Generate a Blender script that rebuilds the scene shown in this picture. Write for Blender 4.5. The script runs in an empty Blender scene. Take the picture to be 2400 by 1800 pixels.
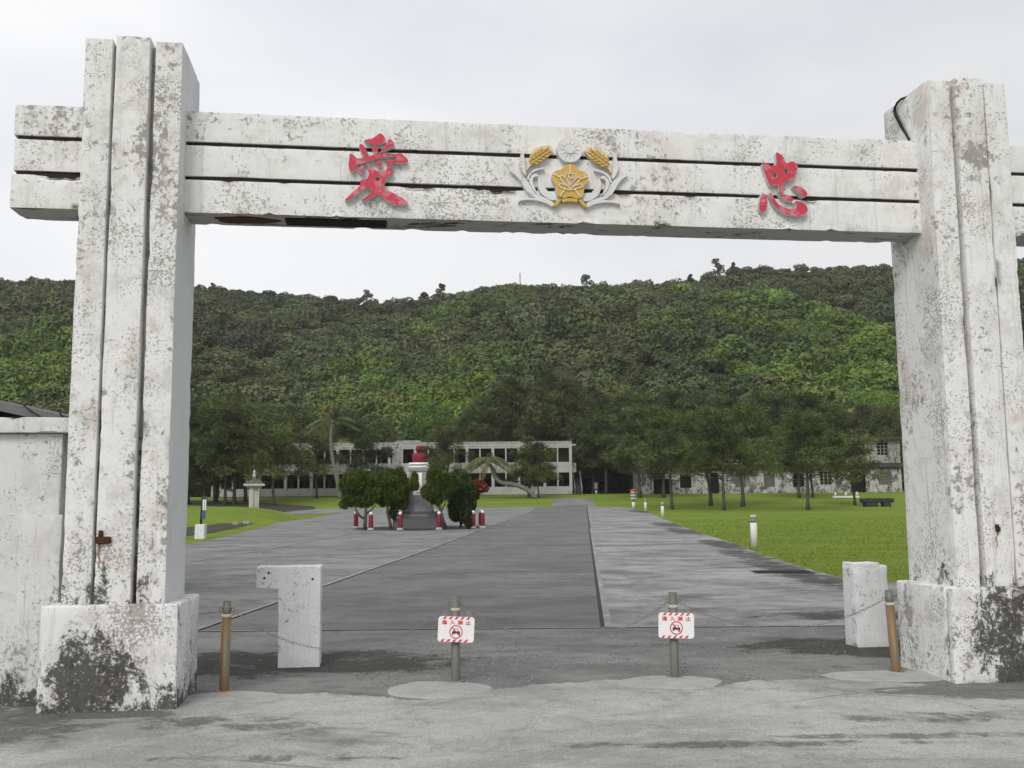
import bpy, bmesh, math, random
import numpy as np
from mathutils import Vector, Matrix, noise as mnoise

random.seed(7)
rng = np.random.default_rng(11)
SC = bpy.context.scene
COL = SC.collection
PI = math.pi

# ------------------------------------------------------------------ camera
FPX, PITCH, ROLL, CAMH = 2343.78, 0.11986, -0.008656, 1.6     # focal length in photo pixels (2400 wide)
_F = Vector((0, math.cos(PITCH), math.sin(PITCH)))
_R = Vector((1, 0, 0)); _U = _R.cross(_F)
_R2 = _R * math.cos(ROLL) + _U * math.sin(ROLL)
_U2 = _U * math.cos(ROLL) - _R * math.sin(ROLL)
cam_data = bpy.data.cameras.new('camera')
cam = bpy.data.objects.new('camera', cam_data); COL.objects.link(cam)
cam_data.sensor_width = 36.0
cam_data.lens = FPX / 2400 * 36.0
cam_data.clip_start = 0.05; cam_data.clip_end = 5000
m = Matrix((( _R2.x, _U2.x, -_F.x, 0), (_R2.y, _U2.y, -_F.y, 0), (_R2.z, _U2.z, -_F.z, CAMH), (0, 0, 0, 1)))
cam.matrix_world = m
SC.camera = cam

# ------------------------------------------------------------------ sky, sun, exposure
SUN_EL, SUN_AZ = math.radians(40), math.radians(197)      # compass-like: 0 = +Y, clockwise; behind and left of the camera
sun_dir = Vector((math.sin(SUN_AZ) * math.cos(SUN_EL), math.cos(SUN_AZ) * math.cos(SUN_EL), math.sin(SUN_EL)))
W = bpy.data.worlds.new('World'); SC.world = W; W.use_nodes = True
wn, wl = W.node_tree.nodes, W.node_tree.links
wn.clear()
w_out = wn.new('ShaderNodeOutputWorld'); w_bg = wn.new('ShaderNodeBackground')
w_sky = wn.new('ShaderNodeTexSky'); w_sky.sky_type = 'NISHITA'; w_sky.sun_disc = False
w_sky.sun_elevation = SUN_EL; w_sky.sun_rotation = SUN_AZ
w_sky.air_density = 1.0; w_sky.dust_density = 3.0
w_tc = wn.new('ShaderNodeTexCoord')
w_map = wn.new('ShaderNodeMapping'); w_map.inputs['Scale'].default_value = (1.0, 1.0, 2.6)
w_noise = wn.new('ShaderNodeTexNoise'); w_noise.inputs['Scale'].default_value = 1.7
w_noise.inputs['Detail'].default_value = 5; w_noise.inputs['Roughness'].default_value = 0.5
w_ramp = wn.new('ShaderNodeValToRGB')
w_ramp.color_ramp.elements[0].position = 0.34; w_ramp.color_ramp.elements[0].color = (0.75, 0.78, 0.86, 1)
w_ramp.color_ramp.elements[1].position = 0.64; w_ramp.color_ramp.elements[1].color = (1.0, 1.0, 1.0, 1)
w_dot = wn.new('ShaderNodeVectorMath'); w_dot.operation = 'DOT_PRODUCT'
w_dot.inputs[1].default_value = (-0.95, 0.15, 0.05)
w_mr = wn.new('ShaderNodeMapRange')
w_mr.inputs['From Min'].default_value = -0.7; w_mr.inputs['From Max'].default_value = 0.7
w_mr.inputs['To Min'].default_value = 6.1; w_mr.inputs['To Max'].default_value = 8.9
w_scale = wn.new('ShaderNodeVectorMath'); w_scale.operation = 'SCALE'
w_mix = wn.new('ShaderNodeMix'); w_mix.data_type = 'RGBA'; w_mix.inputs['Factor'].default_value = 0.95
wl.new(w_tc.outputs['Generated'], w_map.inputs['Vector']); wl.new(w_map.outputs[0], w_noise.inputs['Vector'])
wl.new(w_noise.outputs['Fac'], w_ramp.inputs['Fac'])
wl.new(w_tc.outputs['Generated'], w_dot.inputs[0]); wl.new(w_dot.outputs['Value'], w_mr.inputs['Value'])
wl.new(w_ramp.outputs['Color'], w_scale.inputs[0]); wl.new(w_mr.outputs[0], w_scale.inputs['Scale'])
wl.new(w_sky.outputs[0], w_mix.inputs['A']); wl.new(w_scale.outputs[0], w_mix.inputs['B'])
wl.new(w_mix.outputs['Result'], w_bg.inputs['Color']); w_bg.inputs['Strength'].default_value = 0.1
wl.new(w_bg.outputs[0], w_out.inputs[0])

sun_data = bpy.data.lights.new('sun', 'SUN'); sun_data.energy = 1.5; sun_data.angle = math.radians(26)
sun_data.color = (1.0, 0.97, 0.93)
sun = bpy.data.objects.new('sun', sun_data); COL.objects.link(sun)
sun.rotation_euler = (-sun_dir).to_track_quat('-Z', 'Y').to_euler()
sun.location = sun_dir * 50
SC.view_settings.view_transform = 'Standard'; SC.view_settings.look = 'None'
SC.view_settings.exposure = 0.27; SC.view_settings.gamma = 1.0
SC.view_settings.use_curve_mapping = False
SC.cycles.max_bounces = 6; SC.cycles.diffuse_bounces = 3; SC.cycles.transparent_max_bounces = 6

# ------------------------------------------------------------------ ground shape and photo pixel -> place
GY = np.array([-60, 13, 33, 50, 71, 90, 100, 112, 126, 140, 160, 400.])
GZ = np.array([0, 0, .2, .45, .70, .98, 1.30, 2.0, 2.74, 3.0, 3.2, 3.2])
def g(y): return float(np.interp(y, GY, GZ))
def ray(u, v):
    d = _F * FPX + _R2 * (u - 1200) + _U2 * (900 - v)
    return d / d.y
def at(u, v, Y):
    d = ray(u, v); return Vector((d.x * Y, Y, CAMH + d.z * Y))
def P(u, v, lift=0.0):
    d = ray(u, v); y0 = 2.0; f0 = CAMH + d.z * y0 - g(y0) - lift
    y = y0
    while y < 150:
        y1 = y + .25; f1 = CAMH + d.z * y1 - g(y1) - lift
        if f1 <= 0:
            t = f0 / (f0 - f1); yy = y + t * .25
            return Vector((d.x * yy, yy, g(yy) + lift))
        y, f0 = y1, f1
    return Vector((d.x * 150, 150, g(150)))
def px_m(npx, Y): return npx * Y / FPX
YAW = 0.131165
GATE_LOC = Vector((-2.80736, 8.19374, 0))
GATE_M = Matrix.Translation(GATE_LOC) @ Matrix.Rotation(YAW, 4, 'Z')
_GI = GATE_M.inverted()
def GP(u, v, gy):
    """photo pixel -> (gx, gz) on the plane gy in the gateway's own frame"""
    o = _GI @ Vector((0, 0, CAMH)); d = _GI.to_3x3() @ ray(u, v)
    t = (gy - o.y) / d.y
    return o.x + d.x * t, o.z + d.z * t

# ------------------------------------------------------------------ node materials
class NM:
    def __init__(s, name, rough=.8, spec=.3):
        s.m = bpy.data.materials.new(name); s.m.use_nodes = True
        s.t = s.m.node_tree; s.n = s.t.nodes; s.l = s.t.links
        s.b = s.n['Principled BSDF']; s.b.inputs['Roughness'].default_value = rough
        s.b.inputs['Specular IOR Level'].default_value = spec
        s.tc = s.n.new('ShaderNodeTexCoord')
    def co(s, scale=(1, 1, 1), loc=(0, 0, 0), kind='Object'):
        mp = s.n.new('ShaderNodeMapping'); mp.inputs['Scale'].default_value = scale; mp.inputs['Location'].default_value = loc
        s.l.new(s.tc.outputs[kind], mp.inputs['Vector']); return mp.outputs[0]
    def noise(s, vec, scale, detail=5, rough=.6, dist=0):
        n = s.n.new('ShaderNodeTexNoise'); n.inputs['Scale'].default_value = scale; n.inputs['Detail'].default_value = detail
        n.inputs['Roughness'].default_value = rough; n.inputs['Distortion'].default_value = dist
        s.l.new(vec, n.inputs['Vector']); return n.outputs['Fac']
    def voro(s, vec, scale, feature='F1'):
        n = s.n.new('ShaderNodeTexVoronoi'); n.feature = feature; n.inputs['Scale'].default_value = scale
        s.l.new(vec, n.inputs['Vector']); return n.outputs[0]
    def n_color(s, vec, scale):
        n = s.n.new('ShaderNodeTexNoise'); n.inputs['Scale'].default_value = scale; n.inputs['Detail'].default_value = 4
        s.l.new(vec, n.inputs['Vector']); return n.outputs['Color']
    def math(s, op, a, b=None, clamp=False):
        n = s.n.new('ShaderNodeMath'); n.operation = op; n.use_clamp = clamp
        for i, x in enumerate((a, b)):
            if x is None: continue
            if isinstance(x, (int, float)): n.inputs[i].default_value = x
            else: s.l.new(x, n.inputs[i])
        return n.outputs[0]
    def step(s, v, lo, hi, a=0., b=1.):
        n = s.n.new('ShaderNodeMapRange'); n.interpolation_type = 'SMOOTHSTEP'
        n.inputs['From Min'].default_value = lo; n.inputs['From Max'].default_value = hi
        n.inputs['To Min'].default_value = a; n.inputs['To Max'].default_value = b
        s.l.new(v, n.inputs['Value']); return n.outputs[0]
    def mix(s, f, a, b, mode='MIX'):
        n = s.n.new('ShaderNodeMix'); n.data_type = 'RGBA'; n.blend_type = mode
        if isinstance(f, (int, float)): n.inputs['Factor'].default_value = f
        else: s.l.new(f, n.inputs['Factor'])
        for k, x in (('A', a), ('B', b)):
            if isinstance(x, tuple): n.inputs[k].default_value = (*x[:3], 1)
            else: s.l.new(x, n.inputs[k])
        return n.outputs['Result']
    def sep(s, vec):
        n = s.n.new('ShaderNodeSeparateXYZ'); s.l.new(vec, n.inputs[0]); return n.outputs
    def color(s, c):
        if isinstance(c, tuple): s.b.inputs['Base Color'].default_value = (*c[:3], 1)
        else: s.l.new(c, s.b.inputs['Base Color'])
    def bump(s, h, strength=.4, dist=.01):
        n = s.n.new('ShaderNodeBump'); n.inputs['Strength'].default_value = strength; n.inputs['Distance'].default_value = dist
        s.l.new(h, n.inputs['Height']); s.l.new(n.outputs[0], s.b.inputs['Normal'])

def paint(name, chip=.5, mould=0., mz=(0., 1.), white=(.80, .80, .785), pink=.35, seed=0., streak=.5, spot=(0, 0, 0, 0), scale=1.0, clean=0., mscale=5., under=False, wash_k=1.):
    """weathered white paint on concrete: chips to grey, old pink coat, rain streaks, black algae with its own ragged outline"""
    M = NM(name, .85, .25)
    v = M.co((scale, scale, scale), (seed, seed * 1.7, seed * .6))
    base = M.mix(M.noise(v, 1.6, 4), tuple(c * .91 for c in white), white)
    base = M.mix(M.step(M.noise(v, 6, 6, .65), .35, .7, 0, .22), base, (.60, .59, .57))
    pk = M.step(M.noise(M.co((scale, scale, scale * .7), (seed + 9, 3, 5)), 1.7, 8, .70, .3), .555, .64, 0, pink)
    base = M.mix(pk, base, (.58, .475, .415))
    # streaks
    st = M.step(M.noise(M.co((13 * scale, 13 * scale, .8 * scale), (seed, 0, 0)), 1.0, 6, .7), .53, .74, 0, streak)
    base = M.mix(st, base, (.36, .35, .33))
    run = M.step(M.noise(M.co((17 * scale, 17 * scale, .45 * scale), (seed + 3, 1, 2)), 1.0, 7, .72, .2), .60, .70, 0, .75 * streak)
    base = M.mix(run, base, (.25, .24, .225))
    wash = M.step(M.noise(M.co((scale, scale, scale), (seed + 14, 4, 1)), 3.4, 9, .80, .3), .47, .63, 0, (.34 + .28 * chip) * wash_k)
    base = M.mix(wash, base, (.485, .468, .44))
    # chips
    mask = M.noise(M.co((scale, scale, scale * .55), (seed, seed * 1.7, seed * .6)), 1.9, 5, .62)
    fine = M.noise(v, 15, 9, .79, .4)
    c1 = M.math('ADD', fine, M.math('MULTIPLY', M.math('SUBTRACT', mask, .5), .70))
    t = .735 - .165 * chip
    halo = M.step(c1, t - .07, t + .01, 0, .45)
    base = M.mix(halo, base, (.50, .49, .465))
    ch = M.step(c1, t, t + .03)
    chc = M.mix(M.noise(v, 8, 4), (.19, .175, .155), (.40, .37, .335))
    base = M.mix(M.math('MULTIPLY', ch, .88), base, chc)
    f2 = M.math('ADD', M.noise(v, 46, 5, .65), M.math('MULTIPLY', M.math('SUBTRACT', M.noise(M.co((scale, scale, scale), (seed + 31, 2, 2)), 1.5, 4, .6), .5), .75))
    fine2 = M.step(f2, .665 - .075 * chip, .685 - .075 * chip, 0, .8)
    base = M.mix(fine2, base, (.30, .285, .26))
    h = ch
    if mould > 0:
        z = M.sep(M.co())[2]
        gz = M.step(z, mz[0], mz[1], 1, 0)
        nz = M.noise(M.co((scale, scale, .75 * scale), (seed * 2, 1, 4)), mscale, 10, .82, .3)
        val = M.math('ADD', nz, M.math('MULTIPLY', gz, .33 * mould))
        if spot[3] > 0:
            sx = M.sep(M.co((1, 1, 1), (-spot[0], -spot[1], -spot[2])))
            d2 = M.math('ADD', M.math('POWER', sx[0], 2), M.math('POWER', sx[2], 2))
            sp = M.step(d2, 0, spot[3] ** 2, 1, 0)
            val = M.math('ADD', val, M.math('MULTIPLY', sp, .22))
        mk = M.step(val, .655, .70)
        mk = M.math('MULTIPLY', mk, M.step(M.math('ADD', M.noise(M.co((scale * 3, scale * 3, scale * 3), (seed, 6, 3)), 9, 6, .8), M.math('MULTIPLY', M.math('SUBTRACT', .80, val), .5)), .66, .55, .10, 1))
        mcol = M.mix(M.noise(v, 30, 5, .7), (.018, .018, .016), (.085, .083, .078))
        base = M.mix(M.math('MULTIPLY', mk, .93), base, mcol)
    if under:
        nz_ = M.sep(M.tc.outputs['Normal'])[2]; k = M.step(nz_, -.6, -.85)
        soffit_shade = M.mix(M.step(M.noise(M.co((.6, 1.6, 1), (2, 2, 2)), 2.6, 9, .75, .8), .54, .60), (.38, .375, .36), (.045, .043, .040))  # underside grey has the soffit's shade painted in; black streaks are stains
        base = M.mix(k, base, soffit_shade)
    if clean:
        nx = M.sep(M.tc.outputs['Normal'])[0]; k = M.step(M.math('MULTIPLY', nx, clean), .7, .9)
        k = M.math('MULTIPLY', k, M.step(M.noise(v, 7, 5, .7), .70, .66, .25, 1))
        base = M.mix(k, base, M.mix(M.noise(v, 2.5, 5), (.66, .67, .67), (.73, .735, .735)))
    M.color(base)
    M.bump(M.math('ADD', M.math('MULTIPLY', h, -1.), M.math('MULTIPLY', M.noise(v, 9, 6, .7), .8)), .55, .006)
    return M.m

def plain(name, col, rough=.7, var=.15, scale=8, spec=.3, metal=0, bump=0.):
    M = NM(name, rough, spec); v = M.co()
    c = M.mix(M.noise(v, scale, 5, .65), tuple(x * (1 - var) for x in col), tuple(min(1, x * (1 + var)) for x in col))
    M.color(c); M.b.inputs['Metallic'].default_value = metal
    if bump: M.bump(M.noise(v, scale * 3, 5, .7), bump, .01)
    return M.m

def tinted(name, rough=.6, spec=.2, trans=0., mult=(1, 1, 1)):
    M = NM(name, rough, spec)
    a = M.n.new('ShaderNodeAttribute'); a.attribute_name = 'tint'
    c = M.mix(1.0, a.outputs['Color'], mult, 'MULTIPLY')
    M.color(c)
    if trans:
        tr = M.n.new('ShaderNodeBsdfTranslucent'); mx = M.n.new('ShaderNodeMixShader'); mx.inputs[0].default_value = trans
        M.l.new(c, tr.inputs['Color']); M.l.new(M.b.outputs[0], mx.inputs[1]); M.l.new(tr.outputs[0], mx.inputs[2])
        M.l.new(mx.outputs[0], M.n['Material Output'].inputs[0])
    return M.m

# ------------------------------------------------------------------ objects
def tag(o, label=None, cat=None, group=None, kind=None):
    if label: o['label'] = label
    if cat: o['category'] = cat
    if group: o['group'] = group
    if kind: o['kind'] = kind
    return o
def empty(name, loc=(0, 0, 0), rz=0., label=None, cat=None, group=None):
    o = bpy.data.objects.new(name, None); COL.objects.link(o); o.empty_display_size = .2
    o.location = loc; o.rotation_euler = (0, 0, rz)
    return tag(o, label, cat, group)
def link(name, me, mats, parent=None, loc=None, rz=None):
    o = bpy.data.objects.new(name, me); COL.objects.link(o)
    if mats is not None:
        for mm in (mats if isinstance(mats, (list, tuple)) else [mats]): me.materials.append(mm)
    if parent: o.parent = parent
    if loc is not None: o.location = loc
    if rz is not None: o.rotation_euler = (0, 0, rz)
    return o
def bm_obj(name, bm, mats, parent=None, smooth=False, loc=None, rz=None):
    me = bpy.data.meshes.new(name); bmesh.ops.recalc_face_normals(bm, faces=bm.faces[:]); bm.to_mesh(me); bm.free()
    if smooth:
        me.polygons.foreach_set('use_smooth', [True] * len(me.polygons))
    return link(name, me, mats, parent, loc, rz)
def copy_tree(o, parent=None):
    c = o.copy(); COL.objects.link(c); c.parent = parent
    for ch in list(o.children): copy_tree(ch, c)
    return c
def np_mesh(name, V, Fc, tint=None, smooth=False):
    """V (n,3); Fc (m,k) all faces of the same size"""
    me = bpy.data.meshes.new(name); V = np.asarray(V, np.float32); Fc = np.asarray(Fc, np.int32)
    n, (mf, k) = len(V), Fc.shape
    me.vertices.add(n); me.vertices.foreach_set('co', V.ravel())
    me.loops.add(mf * k); me.loops.foreach_set('vertex_index', Fc.ravel())
    me.polygons.add(mf); me.polygons.foreach_set('loop_start', np.arange(0, mf * k, k, dtype=np.int32))
    if smooth: me.polygons.foreach_set('use_smooth', np.ones(mf, bool))
    if tint is not None:
        at_ = me.color_attributes.new('tint', 'FLOAT_COLOR', 'POINT')
        t4 = np.ones((n, 4), np.float32); t4[:, :3] = tint; at_.data.foreach_set('color', t4.ravel())
    me.update(calc_edges=True); me.validate()
    return me
def fnoise(p, f): return mnoise.noise(Vector(p) * f)

def add_box(bm, x0, x1, y0, y1, z0, z1, mi=0):
    vs = [bm.verts.new(c) for c in ((x0, y0, z0), (x1, y0, z0), (x1, y1, z0), (x0, y1, z0), (x0, y0, z1), (x1, y0, z1), (x1, y1, z1), (x0, y1, z1))]
    for f in ((0, 3, 2, 1), (4, 5, 6, 7), (0, 1, 5, 4), (1, 2, 6, 5), (2, 3, 7, 6), (3, 0, 4, 7)):
        bm.faces.new([vs[i] for i in f]).material_index = mi
    return vs
def box_obj(name, dims, mat, parent=None, bevel=0.):
    bm = bmesh.new(); add_box(bm, *dims)
    if bevel: bmesh.ops.bevel(bm, geom=bm.edges[:], offset=bevel, segments=2, affect='EDGES')
    return bm_obj(name, bm, mat, parent)

def rough_box(name, x0, x1, y0, y1, z0, z1, mat, parent=None, r=.007, amp=.004, cell=.08, chip=.010, seed=0.):
    """closed box with rounded, wavy and chipped edges"""
    def lines(a, b):
        L = b - a; n = max(1, int(round(L / cell)))
        mid = [a + r + (L - 2 * r) * i / n for i in range(n + 1)]
        return [a, a + r * .35] + mid + [b - r * .35, b]
    X, Y, Z = lines(x0, x1), lines(y0, y1), lines(z0, z1)
    vid, V, Fc = {}, [], []
    lo, hi = (x0, y0, z0), (x1, y1, z1)
    def vert(p):
        k = tuple(round(c, 5) for c in p)
        if k in vid: return vid[k]
        q = [min(max(p[i], lo[i] + r), hi[i] - r) for i in range(3)]
        d = Vector(p) - Vector(q)
        if d.length > 1e-9: n = d.normalized(); w = Vector(q) + n * r
        else: n = Vector((0, 0, 0)); w = Vector(p)
        near = sum(1 for i in range(3) if p[i] - lo[i] < r * 1.1 or hi[i] - p[i] < r * 1.1)
        pp = Vector(p) + Vector((seed, seed * .7, seed * 1.3))
        w += n * (amp * mnoise.noise(pp * 2.3) + amp * .6 * mnoise.noise(pp * 9))
        if near >= 2:
            e = mnoise.noise(pp * 4.1) + .7 * mnoise.noise(pp * 13)
            if e > .25: w -= n * min(chip, (e - .25) * chip * 2.5)
        vid[k] = len(V); V.append(w); return vid[k]
    for ax in range(3):
        A, B = [(Y, Z), (Z, X), (X, Y)][ax]
        for side in (0, 1):
            c = (lo, hi)[side][ax]
            for i in range(len(A) - 1):
                for j in range(len(B) - 1):
                    q = []
                    for a, b in ((A[i], B[j]), (A[i + 1], B[j]), (A[i + 1], B[j + 1]), (A[i], B[j + 1])):
                        p = [0, 0, 0]; p[ax] = c; p[(ax + 1) % 3] = a; p[(ax + 2) % 3] = b
                        q.append(vert(p))
                    Fc.append(q if side else q[::-1])
    me = np_mesh(name, np.array([tuple(v) for v in V]), np.array(Fc), smooth=True)
    return link(name, me, mat, parent)

def tube(bm, pts, radii, seg=8, cap=True, mi=0):
    rings = []; n = len(pts); pts = [Vector(p) for p in pts]
    ref = Vector((0.31, 0.17, .93))
    for i, p in enumerate(pts):
        t = (pts[min(i + 1, n - 1)] - pts[max(i - 1, 0)]).normalized()
        a = t.cross(ref)
        if a.length < 1e-3: a = t.cross(Vector((1, 0, 0)))
        a.normalize(); b = t.cross(a)
        r = radii[i] if isinstance(radii, (list, tuple)) else radii
        rings.append([bm.verts.new(p + (a * math.cos(2 * PI * k / seg) + b * math.sin(2 * PI * k / seg)) * r) for k in range(seg)])
    for i in range(n - 1):
        for k in range(seg):
            f = bm.faces.new((rings[i][k], rings[i][(k + 1) % seg], rings[i + 1][(k + 1) % seg], rings[i + 1][k])); f.material_index = mi; f.smooth = True
    if cap:
        bm.faces.new(rings[0][::-1]).material_index = mi; bm.faces.new(rings[-1]).material_index = mi
def lathe(bm, prof, seg=20, c=(0, 0, 0), mi=0):
    rings = []
    for r, z in prof:
        if r < 1e-5: rings.append([bm.verts.new((c[0], c[1], c[2] + z))])
        else: rings.append([bm.verts.new((c[0] + r * math.cos(2 * PI * k / seg), c[1] + r * math.sin(2 * PI * k / seg), c[2] + z)) for k in range(seg)])
    for a, b in zip(rings, rings[1:]):
        for k in range(seg):
            k2 = (k + 1) % seg
            if len(a) == 1 and len(b) == 1: continue
            if len(a) == 1: f = bm.faces.new((a[0], b[k2], b[k]))
            elif len(b) == 1: f = bm.faces.new((a[k], a[k2], b[0]))
            else: f = bm.faces.new((a[k], a[k2], b[k2], b[k]))
            f.material_index = mi; f.smooth = True
    if len(rings[0]) > 1: bm.faces.new(rings[0][::-1]).material_index = mi
    if len(rings[-1]) > 1: bm.faces.new(rings[-1]).material_index = mi

def smooth_poly(pts, it=2):
    for _ in range(it):
        q = []
        for i in range(len(pts)):
            a, b = pts[i], pts[(i + 1) % len(pts)]
            q.append((a[0] * .75 + b[0] * .25, a[1] * .75 + b[1] * .25)); q.append((a[0] * .25 + b[0] * .75, a[1] * .25 + b[1] * .75))
        pts = q
    return pts
def extrude_poly(bm, loops, ya, yb, mi_front=0, mi_side=0, bev=.0):
    """loops of (x,z): first outer, then holes; front at ya (towards -y), back at yb"""
    edges = []; rings = []
    for lp in loops:
        vs = [bm.verts.new((x, ya, z)) for x, z in lp]
        rings.append(vs)
        edges += [bm.edges.new((vs[i], vs[(i + 1) % len(vs)])) for i in range(len(vs))]
    r = bmesh.ops.triangle_fill(bm, use_beauty=True, use_dissolve=False, edges=edges)
    for f in r['geom']:
        if isinstance(f, bmesh.types.BMFace): f.material_index = mi_front
    for vs in rings:
        bs = [bm.verts.new((v.co.x, yb, v.co.z)) for v in vs]
        for i in range(len(vs)):
            j = (i + 1) % len(vs)
            bm.faces.new((vs[i], vs[j], bs[j], bs[i])).material_index = mi_side

# ------------------------------------------------------------------ materials
def concrete(name, dark, light, stain=.5, moss=0., seed=0., sc=1., chip_light=0., crack=0.):
    M = NM(name, .9, .2); v = M.co((sc, sc, sc), (seed, seed * .3, 0))
    va = M.co((.8 * sc, 1.1 * sc, 1), (seed + 4, 2, 0))
    c = M.mix(M.step(M.noise(va, .5, 9, .72, .5), .38, .62), dark, light)
    mid = M.noise(M.co((sc, sc, 1), (seed + 1, 8, 0)), 2.6, 9, .8, .3)
    c = M.mix(M.step(mid, .50, .70, 0, .75), c, tuple(x * .55 for x in dark))
    c = M.mix(M.step(mid, .46, .30, 0, .6), c, tuple(min(.62, x * 1.28) for x in light))
    st = M.step(M.noise(M.co((.55 * sc, .9 * sc, 1), (seed + 11, 7, 0)), .75, 9, .74, .5), .55, .66, 0, stain)
    c = M.mix(st, c, tuple(x * .40 for x in dark))
    lt = M.step(M.noise(M.co((.5 * sc, 1.7 * sc, 1), (seed + 21, 3, 0)), 1.2, 9, .76, .3), .58, .70, 0, .6)
    c = M.mix(lt, c, tuple(min(.62, x * 1.4) for x in light))
    fine = M.noise(v, 75, 4, .75)
    c = M.mix(M.step(fine, .40, .66, 0, .55), c, tuple(x * .42 for x in dark))
    c = M.mix(M.step(M.noise(v, 38, 4, .7), .60, .72, 0, .45), c, tuple(min(.7, x * 1.5) for x in light))
    if chip_light:
        sp = M.step(M.voro(v, 34), .15, .06, 0, chip_light)
        sp = M.math('MULTIPLY', sp, M.step(M.noise(v, 2.0, 4), .42, .6))
        c = M.mix(sp, c, (.42, .41, .38))
    ce = M.voro(M.mix(.16, v, M.n_color(v, 1.3)), .42, 'DISTANCE_TO_EDGE')
    ck = M.math('MULTIPLY', M.step(ce, .007, .002, 0, crack), M.step(M.noise(v, .6, 3), .48, .60))
    c = M.mix(ck, c, tuple(x * .25 for x in dark))
    M.color(c)
    M.bump(M.math('ADD', M.noise(v, 14, 8, .75), M.math('MULTIPLY', fine, .6)), .7, .014)
    return M.m

def place_stains_and_shade(M_mat, spots, amt=.85):
    """large algae and painted contact-shade stains with their own places on the paving: (x, y, rx, ry, strength)"""
    t = M_mat.node_tree; b = t.nodes['Principled BSDF']; src = b.inputs['Base Color'].links[0].from_socket
    M = NM.__new__(NM); M.m = M_mat; M.t = t; M.n = t.nodes; M.l = t.links; M.b = b
    M.tc = t.nodes.new('ShaderNodeTexCoord')
    tot = None
    for (x, y, rx, ry, s) in spots:
        q = M.sep(M.co((1 / rx, 1 / ry, 1), (-x / rx, -y / ry, 0)))
        d2 = M.math('ADD', M.math('POWER', q[0], 2), M.math('POWER', q[1], 2))
        k = M.step(d2, 0, 1, s, 0)
        tot = k if tot is None else M.math('MAXIMUM', tot, k)
    n = M.noise(M.co((1, 1.25, 1), (3, 3, 0)), 1.7, 11, .80, .4)
    val = M.math('ADD', n, M.math('MULTIPLY', tot, .38))
    mk = M.step(val, .63, .75, 0, amt)
    mk = M.math('MULTIPLY', mk, M.step(M.noise(M.co(), 32, 5, .75), .70, .52, .35, 1))
    c = M.mix(mk, src, (.045, .045, .038))
    for l in list(b.inputs['Base Color'].links): t.links.remove(l)
    M.l.new(c, b.inputs['Base Color'])
    return M_mat

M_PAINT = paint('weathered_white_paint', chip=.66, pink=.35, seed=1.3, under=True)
M_PAINT_L = paint('weathered_white_paint_pier', chip=.90, pink=.65, seed=5.1, mould=.55, mz=(.75, 1.5), clean=1.)
M_PAINT_R = paint('weathered_white_paint_streaked', chip=.75, pink=.7, seed=8.4, streak=.6, mould=.35, mz=(.75, 1.6))
M_PLINTH_L = paint('plinth_paint_with_black_algae', chip=.8, pink=.1, seed=2.2, mould=.85, mz=(-.10, .55), spot=(-.52, -.09, .40, .42))
M_PLINTH_R = paint('plinth_paint_with_black_algae_b', chip=.95, pink=.1, seed=6.7, mould=.30, mz=(-.2, 1.3), spot=(7.45, -.09, .5, .80), mscale=7.)
M_WALLP = paint('boundary_wall_paint', chip=.58, pink=.25, streak=.75, seed=3.9, mould=.95, mz=(-.15, .5), white=(.68, .69, .68))
M_BLOCK = paint('barrier_block_paint', wash_k=.4, chip=.58, pink=.0, seed=12.1, streak=.25, white=(.74, .745, .75))
M_GROOVE = plain('mouldy_groove', (.034, .026, .023), .95, .5, 6)
M_GROOVE_L = paint('pier_groove_paint', chip=.7, mould=.75, mz=(-2, 9), pink=0, seed=4.4, white=(.30, .30, .29))
M_LETTER_SIDE = plain('character_side_paint', (.55, .55, .54), .85, .2, 14)
def worn(name, col, worncol, amt, sc=9, seed=0):
    M = NM(name, .6, .35); v = M.co((1, 1, 1), (seed, seed, seed))
    c = M.mix(M.step(M.noise(v, sc, 6, .7), .58 - .12 * amt, .66 - .12 * amt, 0, .75), col, worncol)
    c = M.mix(M.noise(v, 3, 4), c, tuple(x * .82 for x in col)) if False else c
    c = M.mix(M.step(M.noise(v, 24, 6, .75), .62, .66, 0, .8), c, (.62, .56, .54))
    M.color(c); M.bump(M.noise(v, 20, 5, .7), .3, .004); return M.m
M_RED = worn('worn_red_paint', (.53, .044, .078), (.58, .22, .25), .60)
M_YEL = worn('worn_yellow_paint', (.56, .37, .085), (.60, .46, .20), .45, seed=3)
M_CREAM = plain('cream_paint', (.70, .58, .38), .8, .12, 20)
M_EWHITE = paint('emblem_white_paint', chip=.15, pink=.08, seed=15, streak=.15, white=(.72, .72, .71))
M_RUST = plain('rust', (.075, .026, .016), .9, .5, 30, bump=.5)
M_BLACK = plain('black_rubber', (.012, .012, .013), .6, .2, 5)
M_SLOT = plain('dark_recess', (.012, .011, .011), .9, .3, 5)
M_UNDER = paint('beam_core', chip=.6, pink=.1, seed=21, white=(.5, .5, .49))

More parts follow.
